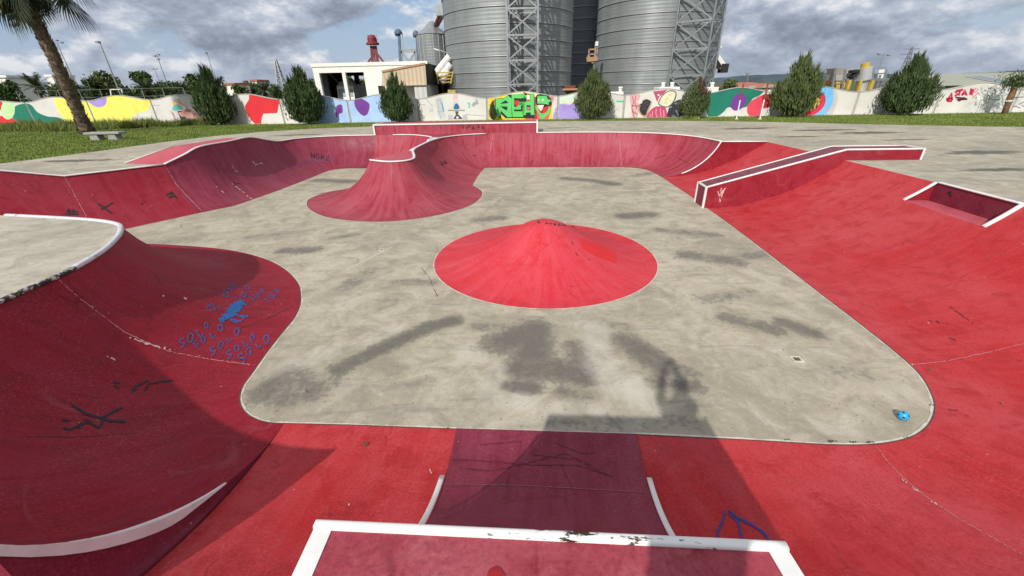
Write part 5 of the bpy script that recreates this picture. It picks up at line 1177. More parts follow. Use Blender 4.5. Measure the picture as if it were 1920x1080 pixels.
# leaning fan palm on the left
def fan_palm():
    rng = random.Random(2); Y = 31.9; b = Vector((at(165, 252, 1.55)[0]/at(165, 252, 1.55)[1]*Y, Y, 1.55)); path = []
    for t, (px, py) in enumerate([(166, 252), (148, 212), (128, 168), (103, 112), (76, 58), (45, 0), (27, -56)]):
        p = atY(px, py, Y+.0); path.append(Vector((p[0], p[1], p[2])))
    path[0].z = 1.5
    q = root('leaning_palm', 'tall fan palm with a rough shaggy trunk leaning over the lawn', 'palm tree', tuple(b))
    k_ = F/float(np.dot(np.array(path[2])-EYE, FW)); R0 = 9.6/k_
    fine = [path[0]]
    for a, c in zip(path[:-1], path[1:]): fine += [a.lerp(c, j/8) for j in range(1, 9)]
    rad = [R0*(1.32 if i == 0 else 1.12 if i < 4 else 1.0-.18*i/len(fine))*(1+.07*math.sin(i*2.2)) for i in range(len(fine))]
    adopt(MB().tube(fine, rad, 14).build('trunk', M['palmbark'], None, True), q)
    m_ = MB()                                              # old leaf bases
    for i in range(1, len(fine)*5):
        t = i/5; j = min(len(fine)-2, int(t)); p = fine[j].lerp(fine[j+1], t-j); d = (fine[j+1]-fine[j]).normalized(); up = Vector((0, 1, 0)); r1 = d.cross(up).normalized(); r2 = r1.cross(d)
        for s in range(3):
            a = rng.uniform(0, 6.28); o = r1*math.cos(a)+r2*math.sin(a); w = R0*.34; tn = d.cross(o); rr = rad[j]
            m_.add([p+o*rr*.9-tn*w, p+o*rr*.9+tn*w, p+o*rr*1.22+d*R0*.55+tn*w*.5, p+o*rr*1.30+d*R0*.75-tn*w*.4], [(0, 1, 2, 3)])
    adopt(m_.build('leaf_bases', M['palmbark']), q)
    top = fine[-1]
    def fan(tipdir, plen, L, seed, droop=.5, mat='fan'):
        """petiole then a fan of folded segments hanging from its end"""
        rg = random.Random(seed); d = Vector(tipdir).normalized(); pts = []; p = top.copy()
        for i in range(7): pts.append(p.copy()); d.z -= droop/7; d.normalize(); p = p+d*plen/6
        adopt(MB().tube(pts, [.035, .03, .028, .026, .024, .022, .02], 5).build('petiole', M['petiole']), q)
        e = pts[-1]; side = d.cross(Vector((0, 0, 1))).normalized(); nrm = side.cross(d).normalized(); m2 = MB()
        for k in range(34):
            a = math.radians(-118+236*k/33); dd = (d*math.cos(a)+side*math.sin(a)).normalized(); l = L*(.78+.22*math.cos(a*.6))*rg.uniform(.9, 1.05); w = .055
            tn = dd.cross(nrm).normalized(); p0 = e; p1 = e+dd*l*.5+nrm*.05*(k % 2)-Vector((0, 0, l*.10)); p2 = e+dd*l*.82-Vector((0, 0, l*.34)); p3 = e+dd*l*.95-Vector((0, 0, l*.62+rg.uniform(0, .12)))
            m2.add([p0-tn*.01, p0+tn*.01, p1+tn*w, p1-tn*w, p2+tn*w*.55, p2-tn*w*.55, p3], [(0, 1, 2, 3), (3, 2, 4, 5), (5, 4, 6)])
        adopt(m2.build('fan_leaf', M[mat]), q)
    def toward(px, py, dy=0.): return Vector(atY(px, py, Y+dy))-top
    fan(toward(104, 6, .0)+Vector((0, 0, 1.3)), 2.9, 1.5, 1, .75, 'fan_dark')
    fan(toward(112, -48)+Vector((0, 0, .8)), 2.5, 1.7, 2, .7, 'fan_dark')
    for i, (px, py, dy) in enumerate([(0, 20, -.6), (20, 30, -1.2), (-20, 10, .4), (60, -60, -1), (10, -70, .8), (-40, -30, .2), (22, 26, .9), (90, -70, 1.0), (-30, -80, -.5), (50, 20, 1.6)]):
        fan(toward(px, py, dy)+Vector((0, 0, .5)), 1.5+.3*(i % 3), 1.6, 10+i, .6, ('fan_yellow', 'fan_dark', 'fan')[i % 3])
    for i in range(7):
        a = i*.9; fan(Vector((math.cos(a)*.55, math.sin(a)*.55, -.6)), .9, 1.3, 40+i, .5, 'fan_dark')
M['palmbark'] = plain('palm_bark', (.14, .10, .07), .95, 0, .65, 5); M['petiole'] = plain('petiole', (.10, .10, .05), .7)
M['fan'] = leaf_mat('fan_leaf_green', (.05, .075, .025), .4, .9); M['fan_dark'] = leaf_mat('fan_leaf_dark', (.025, .036, .016), .4, .9); M['fan_yellow'] = leaf_mat('fan_leaf_yellow', (.12, .13, .03), .4, .9)
fan_palm()

# young tree with a stake at the right edge
def young_tree():
    Y = 31.2; p0 = atY(1883, 214, Y); p1 = atY(1903, 163, Y); q = root('young_tree', 'young tree with a thick brown trunk leaning before the wall at the right edge', 'tree', (p0[0], Y, 1.55))
    a, b = Vector((p0[0], Y, 1.5)), Vector((p1[0], Y, p1[2]))
    adopt(MB().tube([a, a.lerp(b, .3), a.lerp(b, .6), b], [.19, .17, .20, .16], 9).build('trunk', plain('brown_trunk', (.17, .10, .05), .9, 0, .5, 6), None, True), q)
    adopt(MB().tube([a.lerp(b, .50), a.lerp(b, .55)], [.215, .215], 9).build('tie_band', M['cope']), q)
    r = np.random.default_rng(9); n = 700; c = np.array(b)+np.array([0, 0, .35]); p = c+r.normal(0, 1, (n, 3))*np.array([.42, .4, .28]); d = r.normal(0, 1, (n, 3))*.6+np.array([0, 0, .8]); d /= np.linalg.norm(d, axis=1)[:, None]; s = np.cross(d, r.normal(0, 1, (n, 3))); s /= np.linalg.norm(s, axis=1)[:, None]
    V = np.concatenate([p-d*.12, p+s*.025, p+d*.16, p-s*.025]); i = np.arange(n); adopt(mesh_np('foliage', V, np.stack([i, i+n, i+2*n, i+3*n], 1), M['tree']), q)
young_tree()

# ------------------------------------------------------------------ silos
def steel(name, c, rough=.5, sc=1., metal=.35, ribs=2.6, streak=.2):
    g = G(name, rough, metal, .5); w = g.coord('World'); sx = g.n('ShaderNodeSeparateXYZ'); g.l(g.coord('Object'), sx.inputs[0])
    a = g.noise(g.coord('World', (.5, .5, .06)), 1.3, 5, .6); b = g.noise(w, .35, 4, .6)
    k = g.ramp(a, [(.3, tuple(x*(1-streak) for x in c)), (.55, c), (.75, tuple(min(1, x*(1+streak*.8)) for x in c))]); k = g.mix(g.ramp(b, [(.4, .35), (.62, 0)]), k, tuple(x*.72 for x in c))
    # sheets: stepped tone per course and panel
    br = g.n('ShaderNodeTexBrick'); br.inputs['Scale'].default_value = 1; br.inputs['Mortar Size'].default_value = .012; br.inputs['Brick Width'].default_value = 2.6; br.inputs['Row Height'].default_value = 1.05
    for i_, v_ in ((1, (.92, .92, .92, 1)), (2, (1.06, 1.06, 1.06, 1)), (3, (.72, .72, .72, 1))): br.inputs[i_].default_value = v_
    g.l(g.coord('UV'), br.inputs[0]); k = g.mix(.8, k, br.outputs[0], 'MULTIPLY'); g.col(k)
    wv = g.math('SINE', g.math('MULTIPLY', sx.outputs[2], 2*math.pi*ribs)); g.bump(wv, .35, .012); return g.m
M['steel'] = steel('galvanised_sheet', (.27, .295, .295)); M['steel_dark'] = steel('shaded_galvanised_sheet', (.22, .24, .27)); M['galv'] = plain('galvanised_bar', (.30, .32, .33), .5, .6, .2, 2); M['ringm'] = plain('ring_steel', (.36, .38, .38), .45, .6, .15, 1)  # steel_dark: the hind silo's shade put into the sheet colour
def silo(name, label, D_, azd, R_, ztop, mat='steel', ring0=2.6, step=1.55, rings=True, cone=.5, seg=72, grp=None):
    az = math.radians(azd); c = (D_*math.sin(az), D_*math.cos(az), 1.45); q = root(name, label, 'silo', c, grp); hh = ztop-1.45
    V = []; UV = []; nz = 2
    for j in range(nz):
        for k in range(seg+1):
            a = 2*math.pi*k/seg; V.append((R_*math.cos(a), R_*math.sin(a), hh*j/(nz-1))); UV.append((a*R_, hh*j/(nz-1)))
    n = seg+1; mesh('shell', V, [(j*n+k, j*n+k+1, (j+1)*n+k+1, (j+1)*n+k) for j in range(nz-1) for k in range(seg)], M[mat], q, True, UV)
    MB().lathe([(R_+.12, -.02), (R_*.5, R_*cone*.5), (.3, R_*cone)], (0, 0, hh), 48).build('roof', M['ringm'], q, False)
    if rings:
        z = ring0
        while z < hh-.3:
            m_ = MB(); m_.lathe([(R_+.01, -.06), (R_+.10, -.045), (R_+.10, .045), (R_+.01, .06)], (0, 0, z), seg); m_.build('stiffener_ring', M['ringm'], q, True); z += step
    else:
        for k in range(18):
            a = 2*math.pi*k/18; MB().bar((R_*math.cos(a), R_*math.sin(a), 0), (R_*math.cos(a), R_*math.sin(a), hh), .09).build('rib', M['ringm'], q)
    return q, c
S1, c1 = silo('grain_silo', 'huge corrugated steel silo standing left of centre behind the lettering', 60, .27, 60*math.sin(math.radians(7.62)), 27, grp='large steel silos')
S2, c2 = silo('grain_silo', 'huge corrugated steel silo on the right with a slanting lattice tower', 70, 17.45, 70*math.sin(math.radians(6.75)), 29, grp='large steel silos')
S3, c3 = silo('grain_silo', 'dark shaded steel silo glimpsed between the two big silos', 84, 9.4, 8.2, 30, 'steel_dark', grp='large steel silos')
S4, c4 = silo('small_silo', 'slim ribbed steel silo with a conical roof left of the big silos', 74, -8.8, 2.35, 11.4, 'steel', rings=False, cone=.75, seg=40)
# tubes and platforms fixed to the silos
def addpart(q, m_, name, mat): return adopt(m_.build(name, M[mat]), q)
M['white_pipe'] = plain('white_pipe', (.72, .72, .70), .4, 0, .1, 3); M['yellow'] = plain('safety_yellow', (.48, .34, .06), .55, 0, .2, 3); M['rust'] = plain('rust_red_steel', (.25, .05, .03), .7, 0, .35, 2); M['redpaint'] = plain('red_machine_paint', (.19, .02, .022), .55, 0, .3, 2); M['blue_steel'] = plain('blue_machine_paint', (.10, .15, .22), .55, .2, .25, 2); M['brownbar'] = plain('brown_painted_bar', (.40, .22, .12), .6, 0, .2, 3); M['dark'] = plain('dark_interior', (.02, .019, .018), .9, 0, .3, 1)
Y4 = 56
m_ = root('chute_platform', 'white slanting pipes ending on a small yellow railed platform beside the left silo', 'silo equipment', tuple(atY(832, 158, Y4)))
for (a, b) in (((843, 106), (819, 136)), ((845, 120), (826, 144)), ((840, 132), (828, 154))): addpart(m_, MB().tube([atY(*a, Y4), atY(*b, Y4)], .42, 10), 'pipe', 'white_pipe')
for y in (137, 143, 149, 155): addpart(m_, MB().bar(atY(817+(y-137)*.55, y, Y4-1), atY(850-(y-137)*.3, y-1.5, Y4-.6), .13), 'rail', 'yellow')
for x in (819, 849): addpart(m_, MB().bar(atY(x, 136, Y4-1), atY(x+(3 if x < 830 else -4), 157, Y4-1), .13), 'rail_post', 'yellow')
addpart(m_, MB().bar(atY(840, 171, Y4-1), atY(854, 172, Y4-1), .35), 'lower_rail', 'yellow')
lm = root('wall_lamp', 'white flood lamp on a short arm beside the slim silo', 'lamp', tuple(atY(820, 93, Y4)))
addpart(lm, MB().bar(atY(822, 93, Y4), atY(841, 100, Y4), .09), 'arm', 'galv'); addpart(lm, MB().hexa([atY(814, 90, Y4), atY(823, 93.5, Y4), atY(823, 93.5, Y4+.8), atY(814, 90, Y4+.8)], [atY(814, 92, Y4), atY(823, 95.5, Y4), atY(823, 95.5, Y4+.8), atY(814, 92, Y4+.8)]), 'lamp_head', 'white_pipe')
fp = root('filler_pipe', 'dark red filling pipe rising from the slim silo to the big one', 'silo equipment', tuple(atY(817, 47, 72)))
addpart(fp, MB().tube([atY(816, 48, 72), atY(829, 20, 66)], .28, 8), 'pipe', 'redpaint'); addpart(fp, MB().tube([atY(821, 48, 72), atY(830, 30, 66)], .2, 8), 'pipe', 'redpaint'); addpart(fp, MB().box(*[v for k in range(3) for v in (atY(827, 20, 64)[k]-.6, atY(827, 20, 64)[k]+.6)]), 'hopper', 'galv')
Y5 = 61
ap = root('access_platform', 'brown railed access platform fixed to the edge of the right silo', 'silo equipment', tuple(atY(1112, 112, Y5)))
def bars(q, prs, w, name, mat, Yd):
    for a, b in prs: addpart(q, MB().bar(atY(*a, Yd), atY(*b, Yd), w), name, mat)
bars(ap, [((1104, 93), (1119, 92)), ((1104, 102), (1118, 101)), ((1104, 93), (1105, 112)), ((1118, 86), (1116, 113)), ((1120, 88), (1119, 101))], .16, 'railing', 'brownbar', Y5); bars(ap, [((1100, 112), (1120, 110))], .5, 'floor_plate', 'brownbar', Y5); bars(ap, [((1100, 112), (1104, 102)), ((1105, 113), (1116, 121)), ((1117, 82), (1113, 130))], .2, 'bracket', 'galv', Y5); bars(ap, [((1116, 82), (1121, 82.5))], .5, 'lamp_head', 'white_pipe', Y5)
Y6 = 64
sc_ = root('discharge_spout', 'white discharge spout with a dark mouth on the right silo', 'silo equipment', tuple(atY(1350, 120, Y6)))
bars(sc_, [((1341, 108), (1354, 126))], .9, 'spout', 'white_pipe', Y6); bars(sc_, [((1339, 127), (1352, 126))], .3, 'bracket', 'brownbar', Y6); bars(sc_, [((1342, 110), (1352, 126))], .25, 'edge_strip', 'dark', Y6-.8); addpart(sc_, MB().box(*[v for k, r_2 in zip(range(3), (.5, .5, .55)) for v in (atY(1356, 128, Y6)[k]-r_2, atY(1356, 128, Y6)[k]+r_2)]), 'mouth', 'dark'); bars(sc_, [((1346, 89), (1353, 87.5))], .22, 'lamp_head', 'white_pipe', Y6)

def lattice(label, corners, z0, z1, bay, wpost=.2):
    """four-post tower: corners are plan positions in order"""
    c = np.mean(corners, 0); q = root('lattice_tower', label, 'lattice tower', (c[0], c[1], z0), 'lattice towers before the silos'); P_ = [Vector((x, y, 0)) for x, y in corners]
    for p in P_: addpart(q, MB().bar(p+Vector((0, 0, z0)), p+Vector((0, 0, z1)), wpost), 'post', 'galv')
    z = z0+.5; lv = 0
    while z < z1-.2:
        for i in range(4):
            a, b = P_[i], P_[(i+1) % 4]
            addpart(q, MB().bar(a+Vector((0, 0, z)), b+Vector((0, 0, z)), wpost*.8), 'crossbar', 'galv')
            if z+bay < z1 and i in (0, 1, 3):
                addpart(q, MB().bar(a+Vector((0, 0, z)), b+Vector((0, 0, z+bay)), wpost*.6).bar(b+Vector((0, 0, z)), a+Vector((0, 0, z+bay)), wpost*.6), 'cross_brace', 'galv')
        z += bay; lv += 1
def pol(azd, D_): a = math.radians(azd); return (D_*math.sin(a), D_*math.cos(a))
lattice('upright lattice tower with cross braces in front of the left silo', [pol(.1, 48.6), pol(3.75, 48.6), pol(3.6, 51.4), pol(.25, 51.4)], 1.5, 25, 2.25, .2)
lattice('upright lattice tower with cross braces in front of the right silo', [pol(19.45, 61.4), pol(23.2, 60.2), pol(24.25, 62.6), pol(20.6, 63.8)], 1.5, 27, 2.85, .2)

# ------------------------------------------------------------------ buildings behind the wall
def corr(name, c, sc=6):
    g = G(name, .6, 0, .4); g.col(g.ramp(g.noise(g.coord('World'), .6, 5, .6), [(.3, tuple(x*.85 for x in c)), (.7, c)])); sx = g.n('ShaderNodeSeparateXYZ'); g.l(g.coord('Object'), sx.inputs[0]); g.bump(g.math('SINE', g.math('MULTIPLY', sx.outputs[0], 2*math.pi*sc)), .9, .03); return g.m
M['beige'] = corr('beige_corrugated_sheet', (.60, .48, .34), 2.2); M['sheet_white'] = corr('white_sheet_wall', (.60, .59, .56), 1.6); M['tile'] = plain('red_roof_tiles', (.40, .14, .09), .85, 0, .25, 1.5); M['roof_green'] = corr('pale_green_roof_sheet', (.36, .37, .29), 1.2); M['glass'] = plain('skylight_panel', (.30, .36, .38), .25, 0, .2, 1.)
def canopy():
    Y = 60; q = root('canopy_building', 'white flat roofed building with two tall open bays and a parked truck inside', 'building', tuple(atY(690, 185, Y)))
    X = lambda px: atY(px, 182, Y)[0]
    x0, x1, zt, zb = atY(590, 150, Y)[0], atY(803, 150, Y)[0], atY(690, 117.5, Y)[2], 1.45; zl = atY(640, 136, Y)[2]; bx = [(X(607), X(649)), (X(655), X(689))]; yb = Y+13
    addpart(q, MB().box(x0, x1, Y, Y+.35, zl, zt), 'fascia', 'cream'); addpart(q, MB().box(x0-.1, x1+.1, Y-.12, Y, zt-.35, zt+.05), 'cornice', 'cream')
    for a, b in ((x0, bx[0][0]), (bx[0][1], bx[1][0])): addpart(q, MB().box(a, b, Y, Y+.5, zb, zl-.003), 'pillar', 'cream')
    addpart(q, MB().box(bx[1][1], x1, Y, Y+.35, zb, zl-.003), 'front_wall', 'cream'); addpart(q, MB().hexa([(x0+.05, Y+.36, zt-.5), (x1, Y+.36, zt-.5), (x1, yb, zt-.5), (x0-3.1, yb, zt-.5)], [(x0+.05, Y+.36, zt-.15), (x1, Y+.36, zt-.15), (x1, yb, zt-.15), (x0-3.1, yb, zt-.15)]), 'roof', 'dark')
    adopt(mesh('side_wall', [(x0+.1, Y+.51, zb), (x0+.1, Y+.51, zt-.51), (x0-3.2, yb, zt-.51), (x0-3.2, yb, zb)], [(0, 1, 2, 3)], M['cream']), q); xm = atY(650, 170, yb)[0]; addpart(q, MB().box(x0-3.2, xm, yb-.3, yb, zb, zt-.51), 'back_wall', 'dark')
    addpart(q, MB().box(bx[1][1], bx[1][1]+.3, Y+.36, yb, zb, zt-.51), 'inner_wall', 'dark'); xcol = atY(671, 160, yb-1)[0]; addpart(q, MB().box(xcol-.3, xcol+.3, yb-1.3, yb-.7, zb, zt-.51), 'column', 'dark'); addpart(q, MB().box(xm+.003, bx[1][1], yb-.3, yb, zt-1.1, zt-.51), 'back_beam', 'dark')
    addpart(q, MB().box(x1-.3, x1, Y+.36, yb, zb, zt-.51), 'side_wall', 'cream'); addpart(q, MB().box(xm+.003, bx[1][1]-.3, yb-.2, yb, zb, 2.9), 'rear_parapet', 'dark')
    xa, xb = X(693), X(716); zq = atY(700, 161, Y)[2]
    addpart(q, MB().box(xa, xb, Y-.06, Y-.003, zb, zq), 'door', 'cream'); addpart(q, MB().box(X(712), X(724), Y-.1, Y-.062, zb, zq), 'doorway', 'dark')
    # truck
    t = root('truck', 'white lorry cab parked inside the left bay of the canopy building', 'truck', (X(630), Y+3, 1.5)); tx, tz = X(628)+.4, 1.5; w = 1.15
    tb = MB().hexa([(tx-w, Y+3, tz+.9), (tx+w, Y+3, tz+.9), (tx+w, Y+5, tz+.9), (tx-w, Y+5, tz+.9)], [(tx-w, Y+3.35, tz+3.1), (tx+w, Y+3.35, tz+3.1), (tx+w, Y+5, tz+3.1), (tx-w, Y+5, tz+3.1)]); tb.box(tx-w, tx+w, Y+2.96, Y+5, tz+.45, tz+.9)
    tb.hexa([(tx-w, Y+3.35, tz+3.1), (tx+w, Y+3.35, tz+3.1), (tx+w, Y+5, tz+3.1), (tx-w, Y+5, tz+3.1)], [(tx-w*.8, Y+4.2, tz+3.7), (tx+w*.8, Y+4.2, tz+3.7), (tx+w*.8, Y+5, tz+3.7), (tx-w*.8, Y+5, tz+3.7)]); addpart(t, tb, 'cab', 'white_pipe')
    addpart(t, MB().hexa([(tx-w*.88, Y+3.10, tz+1.75), (tx+w*.88, Y+3.10, tz+1.75), (tx+w*.88, Y+3.2, tz+1.75), (tx-w*.88, Y+3.2, tz+1.75)], [(tx-w*.88, Y+3.26, tz+2.75), (tx+w*.88, Y+3.26, tz+2.75), (tx+w*.88, Y+3.36, tz+2.75), (tx-w*.88, Y+3.36, tz+2.75)]), 'windscreen', 'glass')
    addpart(t, MB().box(tx-w*.6, tx+w*.6, Y+2.9, Y+2.955, tz+.55, tz+1.3), 'grille', 'dark')
    for s in (-1, 1):
        addpart(t, MB().box(tx+s*w*.8-.2, tx+s*w*.8+.2, Y+2.9, Y+2.955, tz+.55, tz+.75), 'headlight', 'glass'); addpart(t, MB().tube([(tx+s*w*.95-.15, Y+4, tz+.45), (tx+s*w*.95+.15, Y+4, tz+.45)], .46, 14), 'wheel', 'dark')
    addpart(t, MB().box(tx-w*1.02, tx+w*1.02, Y+5.2, Y+11, tz+1.0, tz+3.3), 'cargo_box', 'white_pipe')
canopy()
def beige_shed():
    Y = 52; q = root('beige_shed', 'shed with beige corrugated upper cladding and a sloping roof line', 'building', tuple(atY(760, 190, Y))); p = lambda px, py, dy=0: tuple(atY(px, py, Y+dy))
    A_, B_, C_, E_ = p(716, 134), p(797, 119), p(800, 158), p(716, 158); bk = lambda v, d=9: (v[0]+.5, v[1]+d, v[2])
    adopt(mesh('upper_cladding', [A_, B_, C_, E_, bk(A_), bk(B_), bk(C_), bk(E_)], [(0, 1, 2, 3), (4, 7, 6, 5), (0, 4, 5, 1), (0, 3, 7, 4)], M['beige']), q)
    adopt(mesh('side_cladding', [B_, C_, bk(C_), bk(B_)], [(0, 1, 2, 3)], M['dark']), q)
    zc = C_[2]; xl, xr = E_[0], C_[0]
    addpart(q, MB().box(xl+3.6, xr-.1, Y+.15, Y+9, 1.45, zc-.01), 'lower_wall', 'sheet_white'); addpart(q, MB().box(xl, xl+3.59, Y+2.2, Y+9, 1.45, zc-.01), 'recessed_wall', 'cream'); addpart(q, MB().bar((xl, Y, zc), (xr, Y, zc), .18), 'edge_trim', 'beige'); addpart(q, MB().bar(A_, B_, .2), 'roof_trim', 'brownbar')
beige_shed()
dk = root('loading_bay', 'dark open loading bay between the beige shed and the left silo', 'building', tuple(atY(826, 190, 62)))
addpart(dk, MB().box(atY(806, 170, 64)[0], atY(846, 170, 64)[0], 64, 70, 1.45, atY(820, 132, 64)[2]), 'body', 'dark'); addpart(dk, MB().box(atY(806, 170, 62)[0], atY(843, 170, 62)[0], 62, 63.9, atY(820, 150, 62)[2], atY(820, 144, 62)[2]), 'canopy_edge', 'dark')
for x in (812, 828): addpart(dk, MB().box(atY(x, 170, 62)[0], atY(x, 170, 62)[0]+.3, 62.2, 62.5, 1.45, atY(820, 150, 62)[2]), 'column', 'rust')
# red elevator head
Y7 = 76; q = root('red_elevator', 'dark red grain elevator tower rising behind the white building', 'silo equipment', tuple(atY(702, 118, Y7)))
for a, b, w in (((696, 86), (699, 122), .34), ((704, 86), (709, 122), .34), ((700, 86), (704, 122), .2)): bars(q, [(a, b)], w, 'leg', 'redpaint', Y7)
bars(q, [((704, 98), (688, 120)), ((705, 98), (722, 120))], .26, 'strut', 'redpaint', Y7); p = atY(699, 84, Y7); addpart(q, MB().lathe([(0, 0), (1.0, 0), (1.0, .25), (.72, .4), (.72, .9), (.5, 1.3), (0, 1.4)], tuple(p), 16), 'head', 'redpaint')
bars(q, [((688, 66), (690, 84)), ((694, 64), (696, 80)), ((706, 66), (708, 84)), ((688, 66), (706, 66)), ((689, 74), (707, 75))], .1, 'handrail', 'galv', Y7)
q = root('blue_elevator', 'pair of blue capped elevator pipes joined by a steel walkway', 'silo equipment', tuple(atY(765, 118, Y7)))
for x, y in ((747, 62), (780, 65)):
    k = 1 if x < 760 else .8
    bars(q, [((x+1, y), (x+4, 122))], .38*k, 'pipe', 'blue_steel', Y7); p = atY(x, y+2, Y7); addpart(q, MB().lathe([(0, -.1), (.62*k, 0), (.62*k, .3), (.35*k, .65), (0, .75)], tuple(p), 14), 'cap', 'blue_steel'); bars(q, [((x-6*k, y+4), (x+2, y+3))], .35*k, 'spout', 'blue_steel', Y7); bars(q, [((x+7, y), (x+9, 95))], .12, 'ladder_rail', 'galv', Y7)
bars(q, [((750, 93), (790, 93)), ((750, 97), (790, 97))], .22, 'walkway', 'galv', Y7); bars(q, [((752, 96), (768, 118)), ((778, 97), (766, 118)), ((778, 95), (779, 122)), ((752, 93), (754, 122))], .25, 'frame_bar', 'galv', Y7)
# hopper, white tanks behind the wall
q = root('rusty_hopper', 'rust red hopper standing behind the wall between the silos', 'hopper', tuple(atY(1068, 175, 50))); a = atY(1057, 161, 50); b = atY(1080, 161, 50); zb_ = atY(1068, 174, 50)[2]
addpart(q, MB().hexa([(a[0]+.35, 50, zb_), (b[0]-.35, 50, zb_), (b[0]-.35, 51.5, zb_), (a[0]+.35, 51.5, zb_)], [(a[0], 49.8, a[2]), (b[0], 49.8, a[2]), (b[0], 51.8, a[2]), (a[0], 51.8, a[2])]), 'body', 'rust'); addpart(q, MB().bar((a[0]-.15, 49.7, a[2]-.35), (b[0]+.1, 49.7, a[2]-.35), .18), 'rim', 'brownbar'); addpart(q, MB().box(a[0]+.5, b[0]-.5, 50.2, 51.3, 1.45, zb_-.003), 'stand', 'dark')
def tank(label, x0, x1, y0, Y, pips):
    q = root('water_tank', label, 'tank', tuple(atY((x0+x1)/2, 175, Y)), 'white tanks behind the wall'); a, b = atY(x0, y0, Y), atY(x1, y0, Y)
    o = bevel(addpart(q, MB().box(a[0], b[0], Y, Y+1.6, 1.45, a[2]), 'body', 'cream'), .08)
    for p_ in pips: c = atY(p_, y0, Y); addpart(q, MB().lathe([(.16, -.02), (.16, .28), (.22, .3), (.22, .42), (0, .43)], (c[0], Y+.6, a[2]), 10), 'vent_pipe', 'cream')
tank('long cream tank with two vents behind the black painted ball', 1236, 1276, 163.5, 44, (1247, 1264)); tank('cream tank with one vent right of the dried shrub', 1326, 1349, 163.5, 44, (1340,)); tank('low white tank with one vent behind the green dash', 1136, 1170, 172.5, 43, (1166,))
# red roofed houses and shed on the right
def house(label, x0, x1, yr, ye, Y, depth=9):
    q = root('house', label, 'house', tuple(atY((x0+x1)/2, 170, Y)), 'red roofed houses'); a, b = atY(x0, ye, Y), atY(x1, ye, Y); zr = atY((x0+x1)/2, yr, Y+depth/2)[2]; ze = a[2]
    addpart(q, MB().box(a[0]+.4, b[0]-.4, Y+.4, Y+depth-.4, 1.45, ze), 'wall', 'cream')
    V = [(a[0], Y, ze+.003), (b[0], Y, ze+.003), (b[0], Y+depth, ze+.003), (a[0], Y+depth, ze+.003), (a[0]+2, Y+depth/2, zr), (b[0]-2, Y+depth/2, zr)]
    adopt(mesh('roof', V, [(0, 1, 5, 4), (1, 2, 5), (2, 3, 4, 5), (3, 0, 4), (3, 2, 1, 0)], M['tile']), q)
    for k in range(2): xx = a[0]+(b[0]-a[0])*(.3+.35*k); addpart(q, MB().box(xx, xx+1.1, Y+.33, Y+.397, 2.2, 3.4), 'window', 'glass')
house('low house with a red tiled roof behind the tall posts', 1383, 1458, 154, 166, 74); house('second red roofed house half hidden by the largest shrub', 1428, 1480, 156, 167, 92)
def roof_shed():
    Y = 55; q = root('warehouse', 'long low warehouse with a pale green roof and skylights at far right', 'building', tuple(atY(1850, 170, Y))); a, b = Vector(atY(1774, 161, Y)), Vector(atY(2060, 161-6, Y)); zt = atY(1784, 138, Y+9)[2]
    c, d = Vector((b.x, Y+9, zt)), Vector((a.x+1.2, Y+9, zt)); b.z = a.z
    adopt(mesh('roof', [a, b, c, d, a-Vector((0, 0, .2)), b-Vector((0, 0, .2)), c-Vector((0, 0, .2)), d-Vector((0, 0, .2))], [(0, 1, 2, 3), (7, 6, 5, 4), (0, 4, 5, 1), (0, 3, 7, 4), (3, 2, 6, 7), (1, 5, 6, 2)], M['roof_green']), q)
    addpart(q, MB().box(a.x+.6, b.x, Y+.8, Y+9, 1.45, a.z-.21), 'wall', 'cream'); addpart(q, MB().bar(a+Vector((0, -.1, -.12)), b+Vector((0, -.1, -.12)), .28), 'gutter', 'dark')
    for px, py, pp in ((1829, 158, 0), (1838, 158, 0), (1847, 158, 0), (1856, 158, 0)):
        u0 = (atY(px, 150, Y+4)[0]-a.x)/(b.x-a.x); w = .9/(b.x-a.x)*1.0; f = lambda u, v: a.lerp(b, u).lerp(d.lerp(c, u), v)+Vector((0, -.02, .04)); 
        adopt(mesh('skylight', [f(u0, .1), f(u0+w*1.1, .1), f(u0+w*1.1, .68), f(u0, .68)], [(0, 1, 2, 3)], M['glass']), q)
    for px in (1786, 1800, 1812): xx = atY(px, 165, Y)[0]; addpart(q, MB().box(xx, xx+.7, Y+.73, Y+.797, a.z-1.0, a.z-.35), 'window', 'dark')
roof_shed()
# steel loading rig on the right
Y8 = 66; q = root('loading_rig', 'steel loading rig with silver drum, yellow cap and grey cabinets', 'machinery', tuple(atY(1615, 170, Y8)))
def pbox(x0, x1, y0, y1, Yd, dp, name, mat):
    A_ = [atY(x0[0], y1, Yd), atY(x1[0], y1, Yd)]; T_ = [atY(x0[1], y0, Yd), atY(x1[1], y0, Yd)]; bk = lambda v: (v[0], v[1]+dp, v[2]); addpart(q, MB().hexa([A_[0], A_[1], bk(A_[1]), bk(A_[0])], [T_[0], T_[1], bk(T_[1]), bk(T_[0])]), name, mat)
M['tanpanel'] = plain('tan_grey_panel', (.27, .24, .20), .7, 0, .2, 1); M['greycab'] = plain('grey_cabinet', (.36, .36, .34), .6, .1, .2, 1); M['silver'] = plain('silver_sheet', (.62, .63, .64), .35, .5, .1, 1)
pbox((1568, 1568), (1582, 1584), 128, 139, Y8, 2, 'cabinet', 'tanpanel'); pbox((1567, 1568), (1581, 1582), 139.5, 151, Y8, 2, 'cabinet', 'greycab'); pbox((1583, 1585), (1600, 1602), 128, 150, Y8+.5, 2, 'cabinet', 'greycab'); pbox((1568, 1568), (1575, 1576), 153, 165, Y8, 2, 'yellow_box', 'yellow'); pbox((1578, 1578), (1588, 1589), 152, 165, Y8, 2, 'yellow_box', 'yellow')
